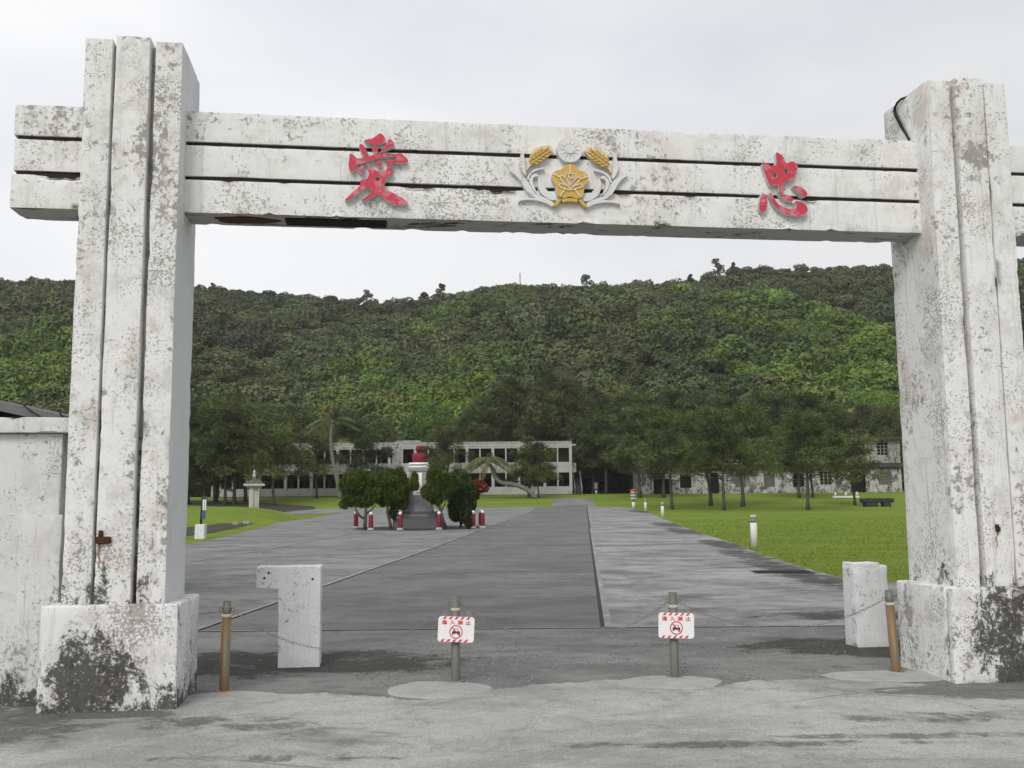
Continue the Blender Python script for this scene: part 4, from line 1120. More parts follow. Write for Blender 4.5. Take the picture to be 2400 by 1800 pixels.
for s in (-1, 1):
    slab_on_shaft('white_rib', [(1112 + s * 118, 480), (1112 + s * 128, 480), (1112 + s * 150, 740), (1112 + s * 140, 740)], .02, M_MWHITE)
bm = bmesh.new()     # weathered inscription on the base, too worn to read
xx = -.66
while xx < .56:
    w_ = random.uniform(.02, .06)
    if not (.02 < xx < .10):
        z0 = zs[2] - random.uniform(.20, .24); add_box(bm, xx, xx + w_, -.936, -.928, z0, z0 + random.uniform(.05, .10))
    xx += w_ + random.uniform(.012, .03)
o = bm_obj('inscription', bm, plain('worn_white_inscription', (.30, .30, .29), .8, .4, 20), mon); o['kind'] = 'stuff'
# bust: one lofted surface, base to crown
def bust(parent, z0, Hb):
    # (height fraction, half width, half depth, y offset)
    prof = [(0, .30, .17, .0), (.06, .315, .185, .0), (.18, .33, .20, -.005), (.30, .345, .205, -.01), (.40, .355, .20, -.005), (.455, .35, .185, 0), (.50, .315, .165, .005), (.535, .22, .14, .01), (.56, .135, .115, .01), (.585, .095, .10, .005), (.62, .088, .095, -.005),
            (.645, .105, .115, -.02), (.675, .125, .135, -.025), (.71, .135, .15, -.022), (.75, .14, .16, -.015), (.79, .145, .168, -.008), (.83, .148, .172, -.003), (.88, .145, .17, 0), (.92, .132, .155, .002), (.955, .105, .125, .004), (.98, .070, .085, .005), (1.0, .0, .0, .005)]
    bm = bmesh.new(); seg = 28; rings = []
    for hf, hw, hd, yo in prof:
        if hw == 0: rings.append([bm.verts.new((0, yo, z0 + hf * Hb))]); continue
        ring = []
        for k in range(seg):
            a = 2 * PI * k / seg - PI / 2; c, s = math.cos(a), math.sin(a); e = .80 if hf < .5 else 1.
            x = hw * math.copysign(abs(c) ** e, c); y = yo + hd * math.copysign(abs(s) ** e, s)
            fr = max(0, -s) ** 14
            if .72 < hf < .80: y -= fr * .040 * (1 - abs(hf - .745) / .06) if abs(hf - .745) < .06 else 0      # nose
            if .80 < hf < .85: y -= max(0, -s) ** 3 * .010                                                       # brow
            if .765 < hf < .80 and .25 < abs(c) < .62 and s < 0: y += .016                                       # eye hollows
            if .685 < hf < .70 and s < 0: y += max(0, -s) ** 8 * .008
            if .70 < hf < .82 and abs(c) > .97: x *= 1.13                                                        # ears
            ring.append(bm.verts.new((x, y, z0 + hf * Hb)))
        rings.append(ring)
    for a, b in zip(rings, rings[1:]):
        for k in range(seg):
            k2 = (k + 1) % seg
            f = bm.faces.new((a[k], a[k2], b[0])) if len(b) == 1 else bm.faces.new((a[k], a[k2], b[k2], b[k])); f.smooth = True
    bm.faces.new(rings[0][::-1])
    return bm_obj('bust', bm, M_BUST, parent)
b_ = bust(mon, zs[6] - .005, zb_(130) - zs[6]); b_['label'] = 'dark red painted bust of a person in a buttoned jacket'
# gravel bed round the monument
bm = bmesh.new(); n = 48
c_ = bm.verts.new((mon_x, YM, GM + .035)); ring = []
for k in range(n):
    a = 2 * PI * k / n; r_ = 1 + .05 * mnoise.noise(Vector((math.cos(a) * 2, math.sin(a) * 2, 9)))
    y = YM - .2 + 2.9 * r_ * math.sin(a); ring.append(bm.verts.new((mon_x + 3.3 * r_ * math.cos(a), y, g(y) + .022)))
for k in range(n): bm.faces.new((c_, ring[k], ring[(k + 1) % n]))
struct('planting_bed', bm, M_SOIL)
# red bollards with white balls
M_BRED = plain('dark_red_bollard_paint', (.17, .015, .028), .6, .25, 10, spec=.3)
def bollard(u, v, lab, Y=None):
    p = P(u, v) if Y is None else Vector((at(u, v, Y).x, Y, g(Y)))
    t = empty('red_bollard', (p.x, p.y, p.z), 0, lab, 'bollard', 'red bollards round the bust monument')
    bm = bmesh.new(); lathe(bm, [(.17, -.03), (.17, .03), (.13, .10), (.112, .12)], 18); bm_obj('foot', bm, M_PATCH, t)
    bm = bmesh.new(); lathe(bm, [(.112, .118), (.114, .14), (.110, .70), (.09, .725), (.0, .73)], 18); bm_obj('shaft', bm, M_BRED, t)
    bm = bmesh.new(); R_ = .082; lathe(bm, [(.05, .725), (.05, .74)] + [(R_ * math.cos(a), .80 + R_ * math.sin(a)) for a in [-.95 + k * (.95 + PI / 2) / 8 for k in range(8)]] + [(0, .80 + R_)], 16); bm_obj('ball', bm, M_MWHITE, t)
for u, v, lab in ((834, 1239, 'red bollard with white ball on the outer side of the forked pine trunk'), (869, 1243, 'red bollard with white ball just inside the forked pine trunk'), (938, 1243, 'red bollard with white ball between the slanting pine trunk and the pedestal'),
                  (1029, 1242, 'red bollard with white ball before the leaning pine trunk'), (1109, 1239, 'red bollard with white ball hugged by the narrow dark bush'), (1131, 1238, 'red bollard with white ball farthest out beside the paving seam')): bollard(u, v, lab)
for u, Y, lab in ((1127, 51.6, 'red bollard with white ball half hidden behind the outermost one by the paving seam'), (1018, 53.6, 'red bollard behind the pedestal with only its white ball showing'), (1088, 53.0, 'red bollard mostly hidden behind the dense dark bush')): bollard(u, 1230, lab, Y)

# ------------------------------------------------------------------ foliage makers
def unit(v): return v / (np.linalg.norm(v, axis=1, keepdims=True) + 1e-9)
def leaf_quads(C, N, L, Wd, jitter=.6, along=None):
    """rhombic leaves at C facing about N (n,3); L, Wd arrays"""
    n = len(C); Nn = unit(N + rng.normal(0, jitter, (n, 3)))
    A = unit(np.cross(Nn, rng.normal(0, 1, (n, 3)))) if along is None else unit(along)
    B = unit(np.cross(Nn, A))
    L = np.broadcast_to(L, (n,))[:, None]; Wd = np.broadcast_to(Wd, (n,))[:, None]
    V = np.stack([C - A * L * .5, C + B * Wd * .5, C + A * L * .5, C - B * Wd * .5], 1).reshape(-1, 3)
    return V, np.arange(4 * n).reshape(-1, 4)
def lobes_points(lobes, n, zmin=-1e9):
    """points on the outside of a union of ellipsoids"""
    C = np.array([l[:3] for l in lobes]); R = np.array([l[3:6] for l in lobes]); w = (R[:, 0] * R[:, 2]); w = w / w.sum()
    k = rng.choice(len(lobes), n * 3, p=w); d = unit(rng.normal(0, 1, (n * 3, 3)))
    Pp = C[k] + d * R[k] * rng.uniform(.82, 1.05, (n * 3, 1))
    keep = Pp[:, 2] > zmin
    for i in range(len(lobes)):
        q_ = (((Pp - C[i]) / (R[i] * .8)) ** 2).sum(1); keep &= ~((q_ < 1) & (k != i))
    Pp, d = Pp[keep][:n], d[keep][:n]
    return Pp, d
M_LEAF = tinted('leaf', .55, .25, .25)
M_NEEDLE = tinted('casuarina_needles', .7, .15, .2)
M_BARK = plain('grey_bark', (.085, .075, .060), .9, .4, 5, bump=.8)
M_BARK_L = plain('pale_trunk', (.22, .20, .165), .9, .3, 5, bump=.6)

def casuarina_meshes(seed, Ht, spread, nclump, tint, lean=0., bare=.22, dens=1.):
    """a she-oak: wavering trunk, thin limbs and loose sprays of needle twigs"""
    R_ = random.Random(seed); nr = np.random.default_rng(seed)
    bm = bmesh.new(); pts = []; n = 9
    wob = [(R_.uniform(-.25, .25), R_.uniform(-.25, .25)) for _ in range(n)]
    for k in range(n):
        t = k / (n - 1); pts.append(Vector((lean * t * Ht + wob[k][0] * t * 1.4, wob[k][1] * t * 1.4, -.25 + t * Ht * .92)))
    tube(bm, pts, [.17 * (Ht / 9) * (1 - .88 * k / (n - 1)) + (.07 if k == 0 else 0) for k in range(n)], 8)
    def trunk_at(t):
        x = t * (n - 1); i = min(n - 2, int(x)); return pts[i].lerp(pts[i + 1], x - i)
    clumps = []
    for k in range(nclump):
        t = bare + (1 - bare) * (k + R_.random()) / nclump
        a = R_.random() * 6.28; env = math.sin(PI * min(1, (t - bare * .6) / (1 - bare * .6) * .74 + .17)) ** .6
        rad = spread * env * R_.uniform(.30, 1.15)
        base = trunk_at(min(.98, max(.15, t - .09 - .05 * R_.random())))
        c = trunk_at(min(1, t)) + Vector((math.cos(a) * rad, math.sin(a) * rad, R_.uniform(-.3, .5)))
        mid = base.lerp(c, .55) + Vector((0, 0, -.12 * rad))
        tube(bm, [base, mid, c], [.045, .03, .012], 5)
        clumps.append((c, R_.uniform(.55, 1.05) * (.75 + .25 * spread / 3), Vector((math.cos(a), math.sin(a), .5))))
    tr = bpy.data.meshes.new('trunk'); bm.to_mesh(tr); bm.free()
    Vs, Fs, Ts = [], [], []; off = 0
    for c, r, out in clumps:
        m_ = int(nr.integers(90, 190) * dens)
        d = unit(nr.normal(0, 1, (m_, 3))); rr_ = r * nr.uniform(.15, 1, (m_, 1)) ** .6
        C = np.array(c) + d * rr_ * np.array([1.15, 1.15, .62])
        A = unit(d * .7 + np.array(out) * .35 + np.array([.25, .05, .0]) + nr.normal(0, .4, (m_, 3)) + np.array([0, 0, -.15]))
        V_, F_ = leaf_quads(C, nr.normal(0, 1, (m_, 3)), nr.uniform(.45, .95, m_), nr.uniform(.045, .09, m_), .5, A)
        tc = np.array(tint) * nr.uniform(.65, 1.45) * (1 + .28 * nr.normal(0, 1, (m_, 1)))
        Vs.append(V_); Fs.append(F_ + off); off += len(V_); Ts.append(np.repeat(np.clip(tc, .004, 1), 4, 0))
    cr = np_mesh('crown', np.concatenate(Vs), np.concatenate(Fs), np.concatenate(Ts))
    tr.materials.append(M_BARK); cr.materials.append(M_NEEDLE)
    return tr, cr, Ht
CAS = [casuarina_meshes(100 + k, h_, s_, nc, tint, ln, (.44, .44, .26, .40, .22, .22)[k], (.62, .60, .9, .62, 1., .8)[k]) for k, (h_, s_, nc, tint, ln) in enumerate((
    (9.5, 3.5, 62, (.086, .110, .036), .02), (8.2, 3.3, 56, (.092, .120, .034), -.05), (10.5, 3.1, 60, (.098, .116, .042), .04), (7.0, 2.6, 40, (.110, .134, .040), .03), (12.0, 3.9, 74, (.090, .108, .042), -.02), (6.2, 1.8, 30, (.064, .080, .040), .0)))]
def tree(kind, loc, Ht, lab, group, rz=None, name='casuarina_tree', wide=1.0):
    tr, cr, h0 = CAS[kind]; s = Ht / h0
    t = empty(name, loc, random.random() * 6.28 if rz is None else rz, lab, 'tree', group); t.scale = (s * wide, s * wide, s)
    for nm, me in (('trunk', tr), ('crown', cr)):
        o = bpy.data.objects.new(nm, me); COL.objects.link(o); o.parent = t
    return t
def tree_px(kind, u, v, vtop, lab, group, wide=1.0, Y=None):
    p = P(u, v) if Y is None else Vector((at(u, v, Y).x, Y, g(Y)))
    tree(kind, p, px_m(v - vtop, p.y) if Y is None else at(u, vtop, Y).z - g(Y), lab, group, None, wide=wide)
gl = ('feathery dark she-oak in the clump beside the stone lantern pillar', 'she-oaks beside the lantern pillar')
for k, u, v, vt in ((4, 478, 1183, 935), (0, 527, 1184, 955), (2, 548, 1183, 925), (1, 575, 1178, 945), (3, 641, 1185, 985), (4, 440, 1182, 930), (1, 505, 1176, 925), (0, 600, 1174, 940)):
    tree_px(k, u, v, vt, *gl)
gh_ = ('slim dark she-oak growing close before the gallery hall', 'she-oaks before the gallery hall')
LH = {742: 'she-oak growing beside the upright coconut palm before the gallery hall', 868: 'slim dark she-oak before the gallery hall behind the slanting clipped pine', 1240: 'dark she-oak rising over the bent trunk of the leaning palm', 1262: 'small she-oak before the end bays of the gallery hall'}
for k, u, v, vt in ((3, 742, 1168, 1000), (5, 868, 1167, 1010), (2, 1052, 1168, 985), (5, 1240, 1166, 1020), (3, 1262, 1167, 1040)):
    tree_px(k, u, v, vt, LH.get(u, 'slim dark she-oak between the red bust and the leaning palm'), gh_[1])
gr_ = ('feathery she-oak on the mown lawn before the peeling block', 'she-oaks on the lawn before the peeling block')
LL = dict(zip((1556, 1576, 1666, 1697, 1741, 1894, 2003, 1500, 1872, 1905), ('she-oak before the dark doorway at the hall end of the peeling block', 'she-oak on the lawn closest to the row of bollard lamps', 'she-oak before the narrow dark doorway in the middle of the peeling block', 'sturdy she-oak out on the open lawn before the narrow dark doorway', 'she-oak on the lawn before a boarded lower window of the peeling block', 'she-oak out on the open lawn between the stone bench and the bollard lamps', 'small she-oak between the low white rail and the dark stone bench', 'tall she-oak at the corner of the peeling block beside the hall path', 'she-oak close to the peeling block wall behind the lone lawn tree', 'short she-oak before the broken grid window of the peeling block')))
for k, u, v, vt in ((1, 1556, 1166, 945), (0, 1576, 1194, 965), (1, 1666, 1186, 940), (0, 1697, 1196, 960), (1, 1741, 1187, 935), (1, 1872, 1167, 960), (0, 1894, 1195, 955), (3, 2003, 1184, 1010), (3, 1905, 1166, 990), (2, 1500, 1166, 940),):
    tree_px(k, u, v, vt, LL.get(u, 'tall she-oak growing close against the peeling block wall'), gr_[1])
gb_ = ('tall dark she-oak rising behind the gallery hall roof', 'she-oaks behind the gallery hall')
for k, u, vt, Y in ((4, 640, 930, 142), (2, 700, 950, 140), (4, 820, 940, 143), (2, 880, 985, 141), (4, 1060, 965, 142), (4, 1165, 905, 143), (2, 1205, 880, 145), (4, 1250, 850, 147), (4, 1300, 865, 146), (2, 1340, 900, 142), (4, 1385, 905, 144), (0, 1420, 960, 136), (4, 1450, 920, 146), (0, 1390, 1020, 138), (2, 560, 925, 142), (4, 500, 915, 142)):
    tree_px(k, u, 1150, vt, *gb_, Y=Y, wide=1.1)
gc_ = ('tall dark she-oak rising behind the peeling block roof', 'she-oaks behind the peeling block')
for k, u, vt, Y in ((4, 1500, 900, 145), (2, 1560, 905, 144), (4, 1620, 890, 146), (2, 1690, 910, 145), (4, 1750, 905, 146), (2, 1820, 900, 145), (4, 1880, 900, 147), (2, 1940, 930, 145), (4, 2010, 935, 146), (2, 2080, 950, 145)):
    tree_px(k, u, 1150, vt, *gc_, Y=Y, wide=1.1)

# ------------------------------------------------------------------ clipped pines round the monument
def pine_shrub(loc, lobes, trunk, tint, n, lab, name='clipped_pine', cat='shrub', leafL=.17, leafW=.045, mat=None, group=None, up_=.55):
    t = empty(name, loc, 0, lab, cat, group)
    bm = bmesh.new()
    for pts, rad in trunk: tube(bm, pts, rad, 8)
    if trunk: bm_obj('trunk', bm, M_BARK, t)
    else: bm.free()
    # tufts: several needles springing from each point of the lobes
    tops = sorted(lobes, key=lambda l: -(l[2] + l[5]))[:max(3, len(lobes) * 2 // 3)]
    spr = []
    for l in tops:
        for _ in range(4):
            a_ = random.random() * 6.28; e_ = random.uniform(.15, 1.3); s_ = random.uniform(.26, .52) * l[3]
            spr.append((l[0] + l[3] * .9 * math.cos(a_) * math.cos(e_), l[1] + l[4] * .9 * math.sin(a_) * math.cos(e_), l[2] + l[5] * .95 * math.sin(e_), s_ * .8, s_ * .8, s_ * 1.4))
    lobes = [(l[0], l[1], l[2], l[3] * .94, l[4] * .94, l[5] * .94) for l in lobes] + spr
    Pp, d = lobes_points(lobes, n); k = 7
    C = np.repeat(Pp, k, 0) + rng.normal(0, .035, (len(Pp) * k, 3)); dd = np.repeat(d, k, 0)
    A = unit(dd * .6 + np.array([0, 0, up_]) + rng.normal(0, .45, C.shape))
    V, Fc = leaf_quads(C, rng.normal(0, 1, C.shape), rng.uniform(leafL * .6, leafL * 1.3, len(C)), rng.uniform(leafW * .7, leafW * 1.2, len(C)), .3, A)
    # lower inner fill so the crown is not see-through
    tc = np.array(tint) * rng.uniform(.65, 1.35, (len(Pp), 1)); tc = np.repeat(np.repeat(tc, k, 0), 4, 0)
    o = link('crown', np_mesh('crown', V, Fc, tc), mat or M_LEAF, t)
    return t
def sx_(z): return mx(z)
def sz_(z, Y): return at(980, 1020 + z * .1808, Y).z - g(Y)
def shrub_px(Y, base, crown, trunks, tint, n, lab, **kw):
    """crown lobes given in close-view pixels (cx, cy, rx, ry)"""
    k = Y / YM; loc = Vector((at(780 + base * .1808, 1235, Y).x, Y, g(Y)))
    lob = []
    for (cx, cy, rx_, ry_) in crown:
        lob.append((at(780 + cx * .1808, 1200, Y).x - loc.x, rng.uniform(-.25, .25), sz_(cy, Y), rx_ * q * k, rx_ * q * k * .9, ry_ * q * k))
    tr = []
    for pts, r0, r1 in trunks:
        n_ = len(pts)
        tr.append(([Vector((at(780 + x * .1808, 1200, Y).x - loc.x, (random.random() - .5) * .15 * i, sz_(y, Y))) for i, (x, y) in enumerate(pts)], [r0 + (r1 - r0) * i / (n_ - 1) for i in range(n_)]))
    return pine_shrub(loc, lob, tr, tint, n, lab, **kw)
GRN = (.088, .125, .022)
shrub_px(48.6, 415, [(180, 640, 110, 110), (300, 620, 130, 120), (430, 640, 130, 130), (240, 800, 130, 120), (400, 820, 150, 110), (520, 760, 90, 100), (150, 880, 60, 60), (320, 540, 60, 70)],
         [([(415, 1245), (425, 1100), (430, 960), (420, 800)], .10, .05), ([(425, 1090), (350, 1030), (295, 940), (260, 840)], .05, .03), ([(430, 1020), (500, 960), (560, 900)], .05, .03), ([(400, 1080), (310, 1020), (290, 950)], .035, .025)], GRN, 3000, 'wide clipped pine with forked black trunk left of the granite pedestal on its outer side', group='clipped pines round the monument')
shrub_px(49.2, 765, [(700, 620, 120, 110), (820, 610, 130, 120), (900, 700, 90, 130), (760, 780, 150, 130), (890, 860, 90, 100), (650, 820, 90, 100), (740, 510, 50, 60), (600, 720, 60, 80)],
         [([(765, 1245), (740, 1120), (710, 1000), (720, 860)], .09, .05), ([(735, 1090), (790, 1000), (840, 930)], .04, .025)], GRN, 2900, 'clipped pine with slanting trunk standing against the granite pedestal on the hall lantern side', group='clipped pines round the monument')
shrub_px(48.8, 1475, [(1300, 480, 45, 70), (1310, 600, 95, 90), (1420, 580, 110, 90), (1280, 740, 110, 110), (1420, 720, 130, 120), (1350, 840, 80, 60), (1540, 620, 110, 110), (1060, 560, 35, 80), (1050, 650, 60, 70), (1190, 730, 50, 60)],
         [([(1480, 1245), (1430, 1110), (1400, 990), (1380, 860)], .10, .05), ([(1400, 980), (1340, 900), (1300, 850)], .045, .025), ([(1400, 1000), (1450, 900), (1470, 840)], .045, .03)], GRN, 3000, 'clipped pine with leaning trunk standing against the granite pedestal on the orange shrub side', group='clipped pines round the monument')
shrub_px(50.4, 1680, [(1640, 640, 130, 130), (1740, 780, 100, 120), (1620, 820, 110, 130), (1700, 950, 130, 130), (1600, 1010, 90, 110), (1790, 900, 60, 80), (1720, 1050, 110, 80), (1570, 930, 70, 80)],
         [([(1660, 1240), (1660, 1080), (1660, 900)], .08, .05)], (.055, .085, .022), 3300, 'dense dark conical bush reaching the ground beside the orange shrub', name='dense_bush', group='clipped pines round the monument')
shrub_px(52.0, 1850, [(1850, 700, 90, 60), (1940, 690, 60, 50), (1775, 650, 35, 60), (1865, 635, 40, 40), (1830, 780, 60, 60), (1985, 700, 30, 30)],
         [([(1800, 1245), (1820, 1000), (1850, 760)], .05, .03)], (.20, .062, .026), 420, 'small shrub with orange red leaves behind the dense bush', name='orange_shrub', leafL=.20, leafW=.10)
shrub_px(49.5, 790, [(790, 1010, 45, 60), (800, 960, 35, 40)], [([(790, 1240), (790, 1000)], .03, .02)], (.05, .07, .025), 260, 'small dark potted bush between the slanting pine and a red bollard', name='small_bush')
shrub_px(48.4, 1760, [(1760, 1120, 35, 90), (1765, 1030, 30, 50)], [([(1760, 1240), (1760, 1080)], .02, .015)], (.035, .05, .022), 320, 'narrow dark bush hugging a red bollard', name='small_bush')

# ------------------------------------------------------------------ palms
M_FROND = tinted('palm_frond', .5, .3, .3)
M_PALMT = plain('palm_trunk', (.17, .16, .135), .9, .3, 3, bump=.8)
def palm(name, Y, trunk_px, rad, fronds, lab, tint, dead=0):
    pts = [at(u, v, Y) for u, v in trunk_px]; base = Vector((pts[0].x, Y, g(Y)))
    t = empty(name, base, 0, lab, 'palm tree')
    loc = [p_ - base for p_ in pts]
    # resample smoothly
    sm = []
    for i in range(len(loc) - 1):
        p0, p1, p2, p3 = loc[max(i - 1, 0)], loc[i], loc[i + 1], loc[min(i + 2, len(loc) - 1)]
        for k in range(5):
            s = k / 5; sm.append(.5 * ((2 * p1) + (p2 - p0) * s + (2 * p0 - 5 * p1 + 4 * p2 - p3) * s * s + (3 * p1 - p0 - 3 * p2 + p3) * s ** 3))
    sm.append(loc[-1]); n = len(sm)
    bm = bmesh.new(); tube(bm, sm, [rad[0] + (rad[1] - rad[0]) * i / (n - 1) + .012 * (i % 2) for i in range(n)], 10); bm_obj('trunk', bm, M_PALMT, t)
    top = sm[-1]
    for i, (az, el, L, droop) in enumerate(fronds):
        Vs = []; Ts = []; C = []; nseg = 22
        d = Vector((math.cos(az) * math.cos(el), math.sin(az) * math.cos(el), math.sin(el)))
        rach = [top + d * (L * s) + Vector((0, 0, -droop * L * s * s)) for s in [k / nseg for k in range(nseg + 1)]]
        bm = bmesh.new(); tube(bm, rach, [.035 * (1 - .85 * k / nseg) for k in range(nseg + 1)], 5)
        cl = bm.loops.layers.float_color.new('tint')
        is_dead = i < dead
        tc = (np.array((.28, .17, .055)) if is_dead else np.array(tint) * random.uniform(.75, 1.25))
        for k in range(2, nseg + 1):
            dr = (rach[k] - rach[k - 1]).normalized(); sd = dr.cross(Vector((0, 0, 1)))
            if sd.length < .05: sd = dr.cross(Vector((0, 1, 0)))
            sd.normalize(); ll = L * .27 * (math.sin(PI * min(1, k / nseg * .88 + .12)) ** .6)
            for s in (-1, 1):
                for hlf in (0, .5):
                    b0 = rach[k] - dr * (L / nseg * hlf)
                    tip = b0 + sd * s * ll * .8 + dr * ll * .55 + Vector((0, 0, -ll * random.uniform(.25, .6)))
                    m_ = b0.lerp(tip, .4) + Vector((0, 0, ll * .06)); w = dr * .035
                    vs = [bm.verts.new(b0), bm.verts.new(m_ + w), bm.verts.new(tip), bm.verts.new(m_ - w)]; bm.faces.new(vs)
        for f in bm.faces:
            for lp in f.loops: lp[cl] = (*tc, 1)
        me = bpy.data.meshes.new('frond'); bm.to_mesh(me); bm.free(); link('frond', me, M_FROND, t)
    bm = bmesh.new()
    for k in range(4):
        a = k * 1.7; lathe(bm, [(0, -.14), (.09, -.08), (.11, 0), (.08, .09), (0, .13)], 8, (top.x + .2 * math.cos(a), top.y + .2 * math.sin(a), top.z - .22))
    o = bm_obj('coconut_bunch', bm, plain('coconut_husk', (.20, .16, .06), .8, .3, 5), t); o['kind'] = 'stuff'
R3 = random.Random(5)
palm('coconut_palm', 116, [(797, 1168), (792, 1135), (782, 1090), (776, 1050), (776, 1010), (778, 985)], (.26, .15),
     [(R3.uniform(-.35, .35) + (PI if k % 3 == 0 else 0) + R3.uniform(-.4, .4), R3.uniform(-.1, 1.35), R3.uniform(2.6, 3.5), R3.uniform(.35, .8)) for k in range(13)],
     'upright coconut palm with ragged windblown fronds rising before the gallery hall', (.16, .19, .085), 1)
Z6 = lambda x, y: (1050 + x * .1582, 1000 + y * .1582)
palm('leaning_palm', 117, [Z6(1300, 1050), Z6(1200, 955), Z6(1100, 895), Z6(950, 852), Z6(800, 832), Z6(735, 790), Z6(690, 735), Z6(655, 640), Z6(625, 560), Z6(605, 510)], (.27, .17),
     [(az, el, L, dr) for az, el, L, dr in ((2.6, -.6, 2.2, .7), (.7, -.7, 2.0, .6), (-2.2, -.8, 1.9, .5), (PI, .25, 3.4, .62), (PI - .4, .45, 3.5, .8), (PI + .5, .05, 3.3, .55), (0, .5, 3.3, .75), (.35, .3, 3.4, .62), (-.4, .2, 3.3, .68), (1.6, .8, 3.0, .7), (-1.5, .7, 3.0, .8), (-.9, .6, 3.3, .7), (-2.8, .55, 3.5, .75), (3.0, .7, 3.3, .8), (.2, .75, 3.2, .8), (-.2, -.1, 2.9, .5), (PI, -.15, 3.0, .5), (-1.8, .2, 2.6, .6), (2.2, .9, 2.8, .8), (.9, 1.0, 2.7, .8), (-1.2, 1.3, 2.0, .5), (-2.4, .5, 3.2, .7))],
     'coconut palm with trunk bent almost flat then upright, yellowing fronds', (.17, .18, .060), 3)

# ------------------------------------------------------------------ lantern pillar, sign post, lamps, benches
M_LANT = paint('lantern_pillar_paint', chip=.5, pink=.05, seed=71, streak=.9, white=(.48, .48, .46), scale=.5)
M_LROOF = plain('mossy_lantern_roof', (.11, .105, .085), .95, .5, 6, bump=.8)
pl_ = P(594, 1210); YL = pl_.y; kq = .15823 * YL / FPX
lan = empty('lantern_pillar', (pl_.x, pl_.y, pl_.z), .25, 'white lantern pillar with mossy hipped roof beside the roadside ditch', 'lantern')
hL = lambda zpx: (1140 - zpx) * kq
rough_box('pillar', -.37, -.02, -.34, .34, -.1, hL(720), M_LANT, lan, cell=.25, r=.02, seed=121)
rough_box('pillar', .285, .41, -.30, .30, -.1, hL(720), M_LANT, lan, cell=.25, r=.02, seed=122)
rough_box('panel', -.015, .28, -.22, .22, -.1, hL(725), M_LANT, lan, cell=.25, r=.02, seed=123)
frustum('cornice', .95, 1.55, hL(722), hL(698), M_LANT, .8, 1.2, lan)
frustum('eaves', 1.68, 1.64, hL(696), hL(668), M_LANT, 1.3, 1.26, lan)
frustum('roof', 1.62, .55, hL(666), hL(605), M_LROOF, 1.25, .4, lan)
frustum('ridge', .50, .24, hL(604), hL(570), M_LROOF, .45, .25, lan)
bm = bmesh.new(); lathe(bm, [(0, hL(571)), (.12, hL(570)), (.16, hL(545)), (.07, hL(510)), (.12, hL(490)), (.0, hL(455))], 12); bm_obj('finial', bm, M_LANT, lan)
rough_box('step', -.55, .6, -.6, .5, -.15, .10, M_LROOF, lan, cell=.3, r=.02, seed=128)
box_obj('niche', (.03, .25, -.235, -.222, .15, .75), M_GRAN, lan)

ps_ = P(470, 1262); ks = .15823 * ps_.y / FPX
sg = empty('trail_sign', ps_, 0, 'narrow sign post with white and blue boards set in a white block', 'sign')
rough_box('block', -.20, .20, -.17, .17, -.05, .58, M_BLOCK, sg, r=.02, seed=131)
bm = bmesh.new(); tube(bm, [(0, 0, .57), (.02, 0, 1.2), (.05, 0, 1.72)], .045, 10); bm_obj('pole', bm, M_BLACK, sg)
M_SGB = plain('sign_blue', (.06, .10, .22), .6, .2, 5); M_SGD = plain('sign_dark_teal', (.05, .07, .085), .6, .2, 5)
sgb = box_obj('board', (.07, .21, -.07, -.04, 1.16, 1.58), M_SIGN, sg)
box_obj('board', (.06, .22, -.072, -.04, 1.585, 1.72), M_SGD, sg)
box_obj('board', (.04, .19, -.065, -.035, .78, 1.15), M_SGB, sg)
bm = bmesh.new()
for k in range(7): zz = 1.20 + k * .05; add_box(bm, .115 + .012 * (k % 2), .165, -.073, -.0705, zz, zz + .028)
bm_obj('worn_lettering', bm, M_SIGNBLK, sg)['kind'] = 'stuff'

M_LW = plain('white_lamp_post', (.72, .72, .71), .6, .08, 6); M_LG = plain('grey_lamp_head', (.22, .22, .20), .6, .3, 8)
def bollard_lamp(u, v, hpx, lab):
    p = P(u, v); h = px_m(hpx, p.y); t = empty('bollard_lamp', p, 0, lab, 'lamp', 'bollard lamps along the lawn edge')
    r = .11
    bm = bmesh.new(); lathe(bm, [(r, -.05), (r, h * .735), (r * .9, h * .745)], 18); bm_obj('post', bm, M_LW, t)
    bm = bmesh.new(); lathe(bm, [(r * .82, h * .746), (r * .82, h * .90)], 18); bm_obj('lens', bm, M_LG, t)
    bm = bmesh.new(); lathe(bm, [(r * .9, h * .901), (r * 1.02, h * .91), (r * 1.0, h * .97), (r * .6, h), (0, h)], 18); bm_obj('cap', bm, plain('lamp_cap', (.42, .42, .40), .6, .2, 6), t)
bollard_lamp(1768, 1280, 72, 'white bollard lamp with grey head nearest the notched block on the lawn edge')
bollard_lamp(1553, 1211, 33, 'white bollard lamp with grey head in the middle of the lawn edge row')
bollard_lamp(1513, 1197, 27, 'white bollard lamp with grey head standing next to the red topped lantern')
M_LRED = plain('red_lantern_top', (.55, .06, .03), .6, .15, 6)
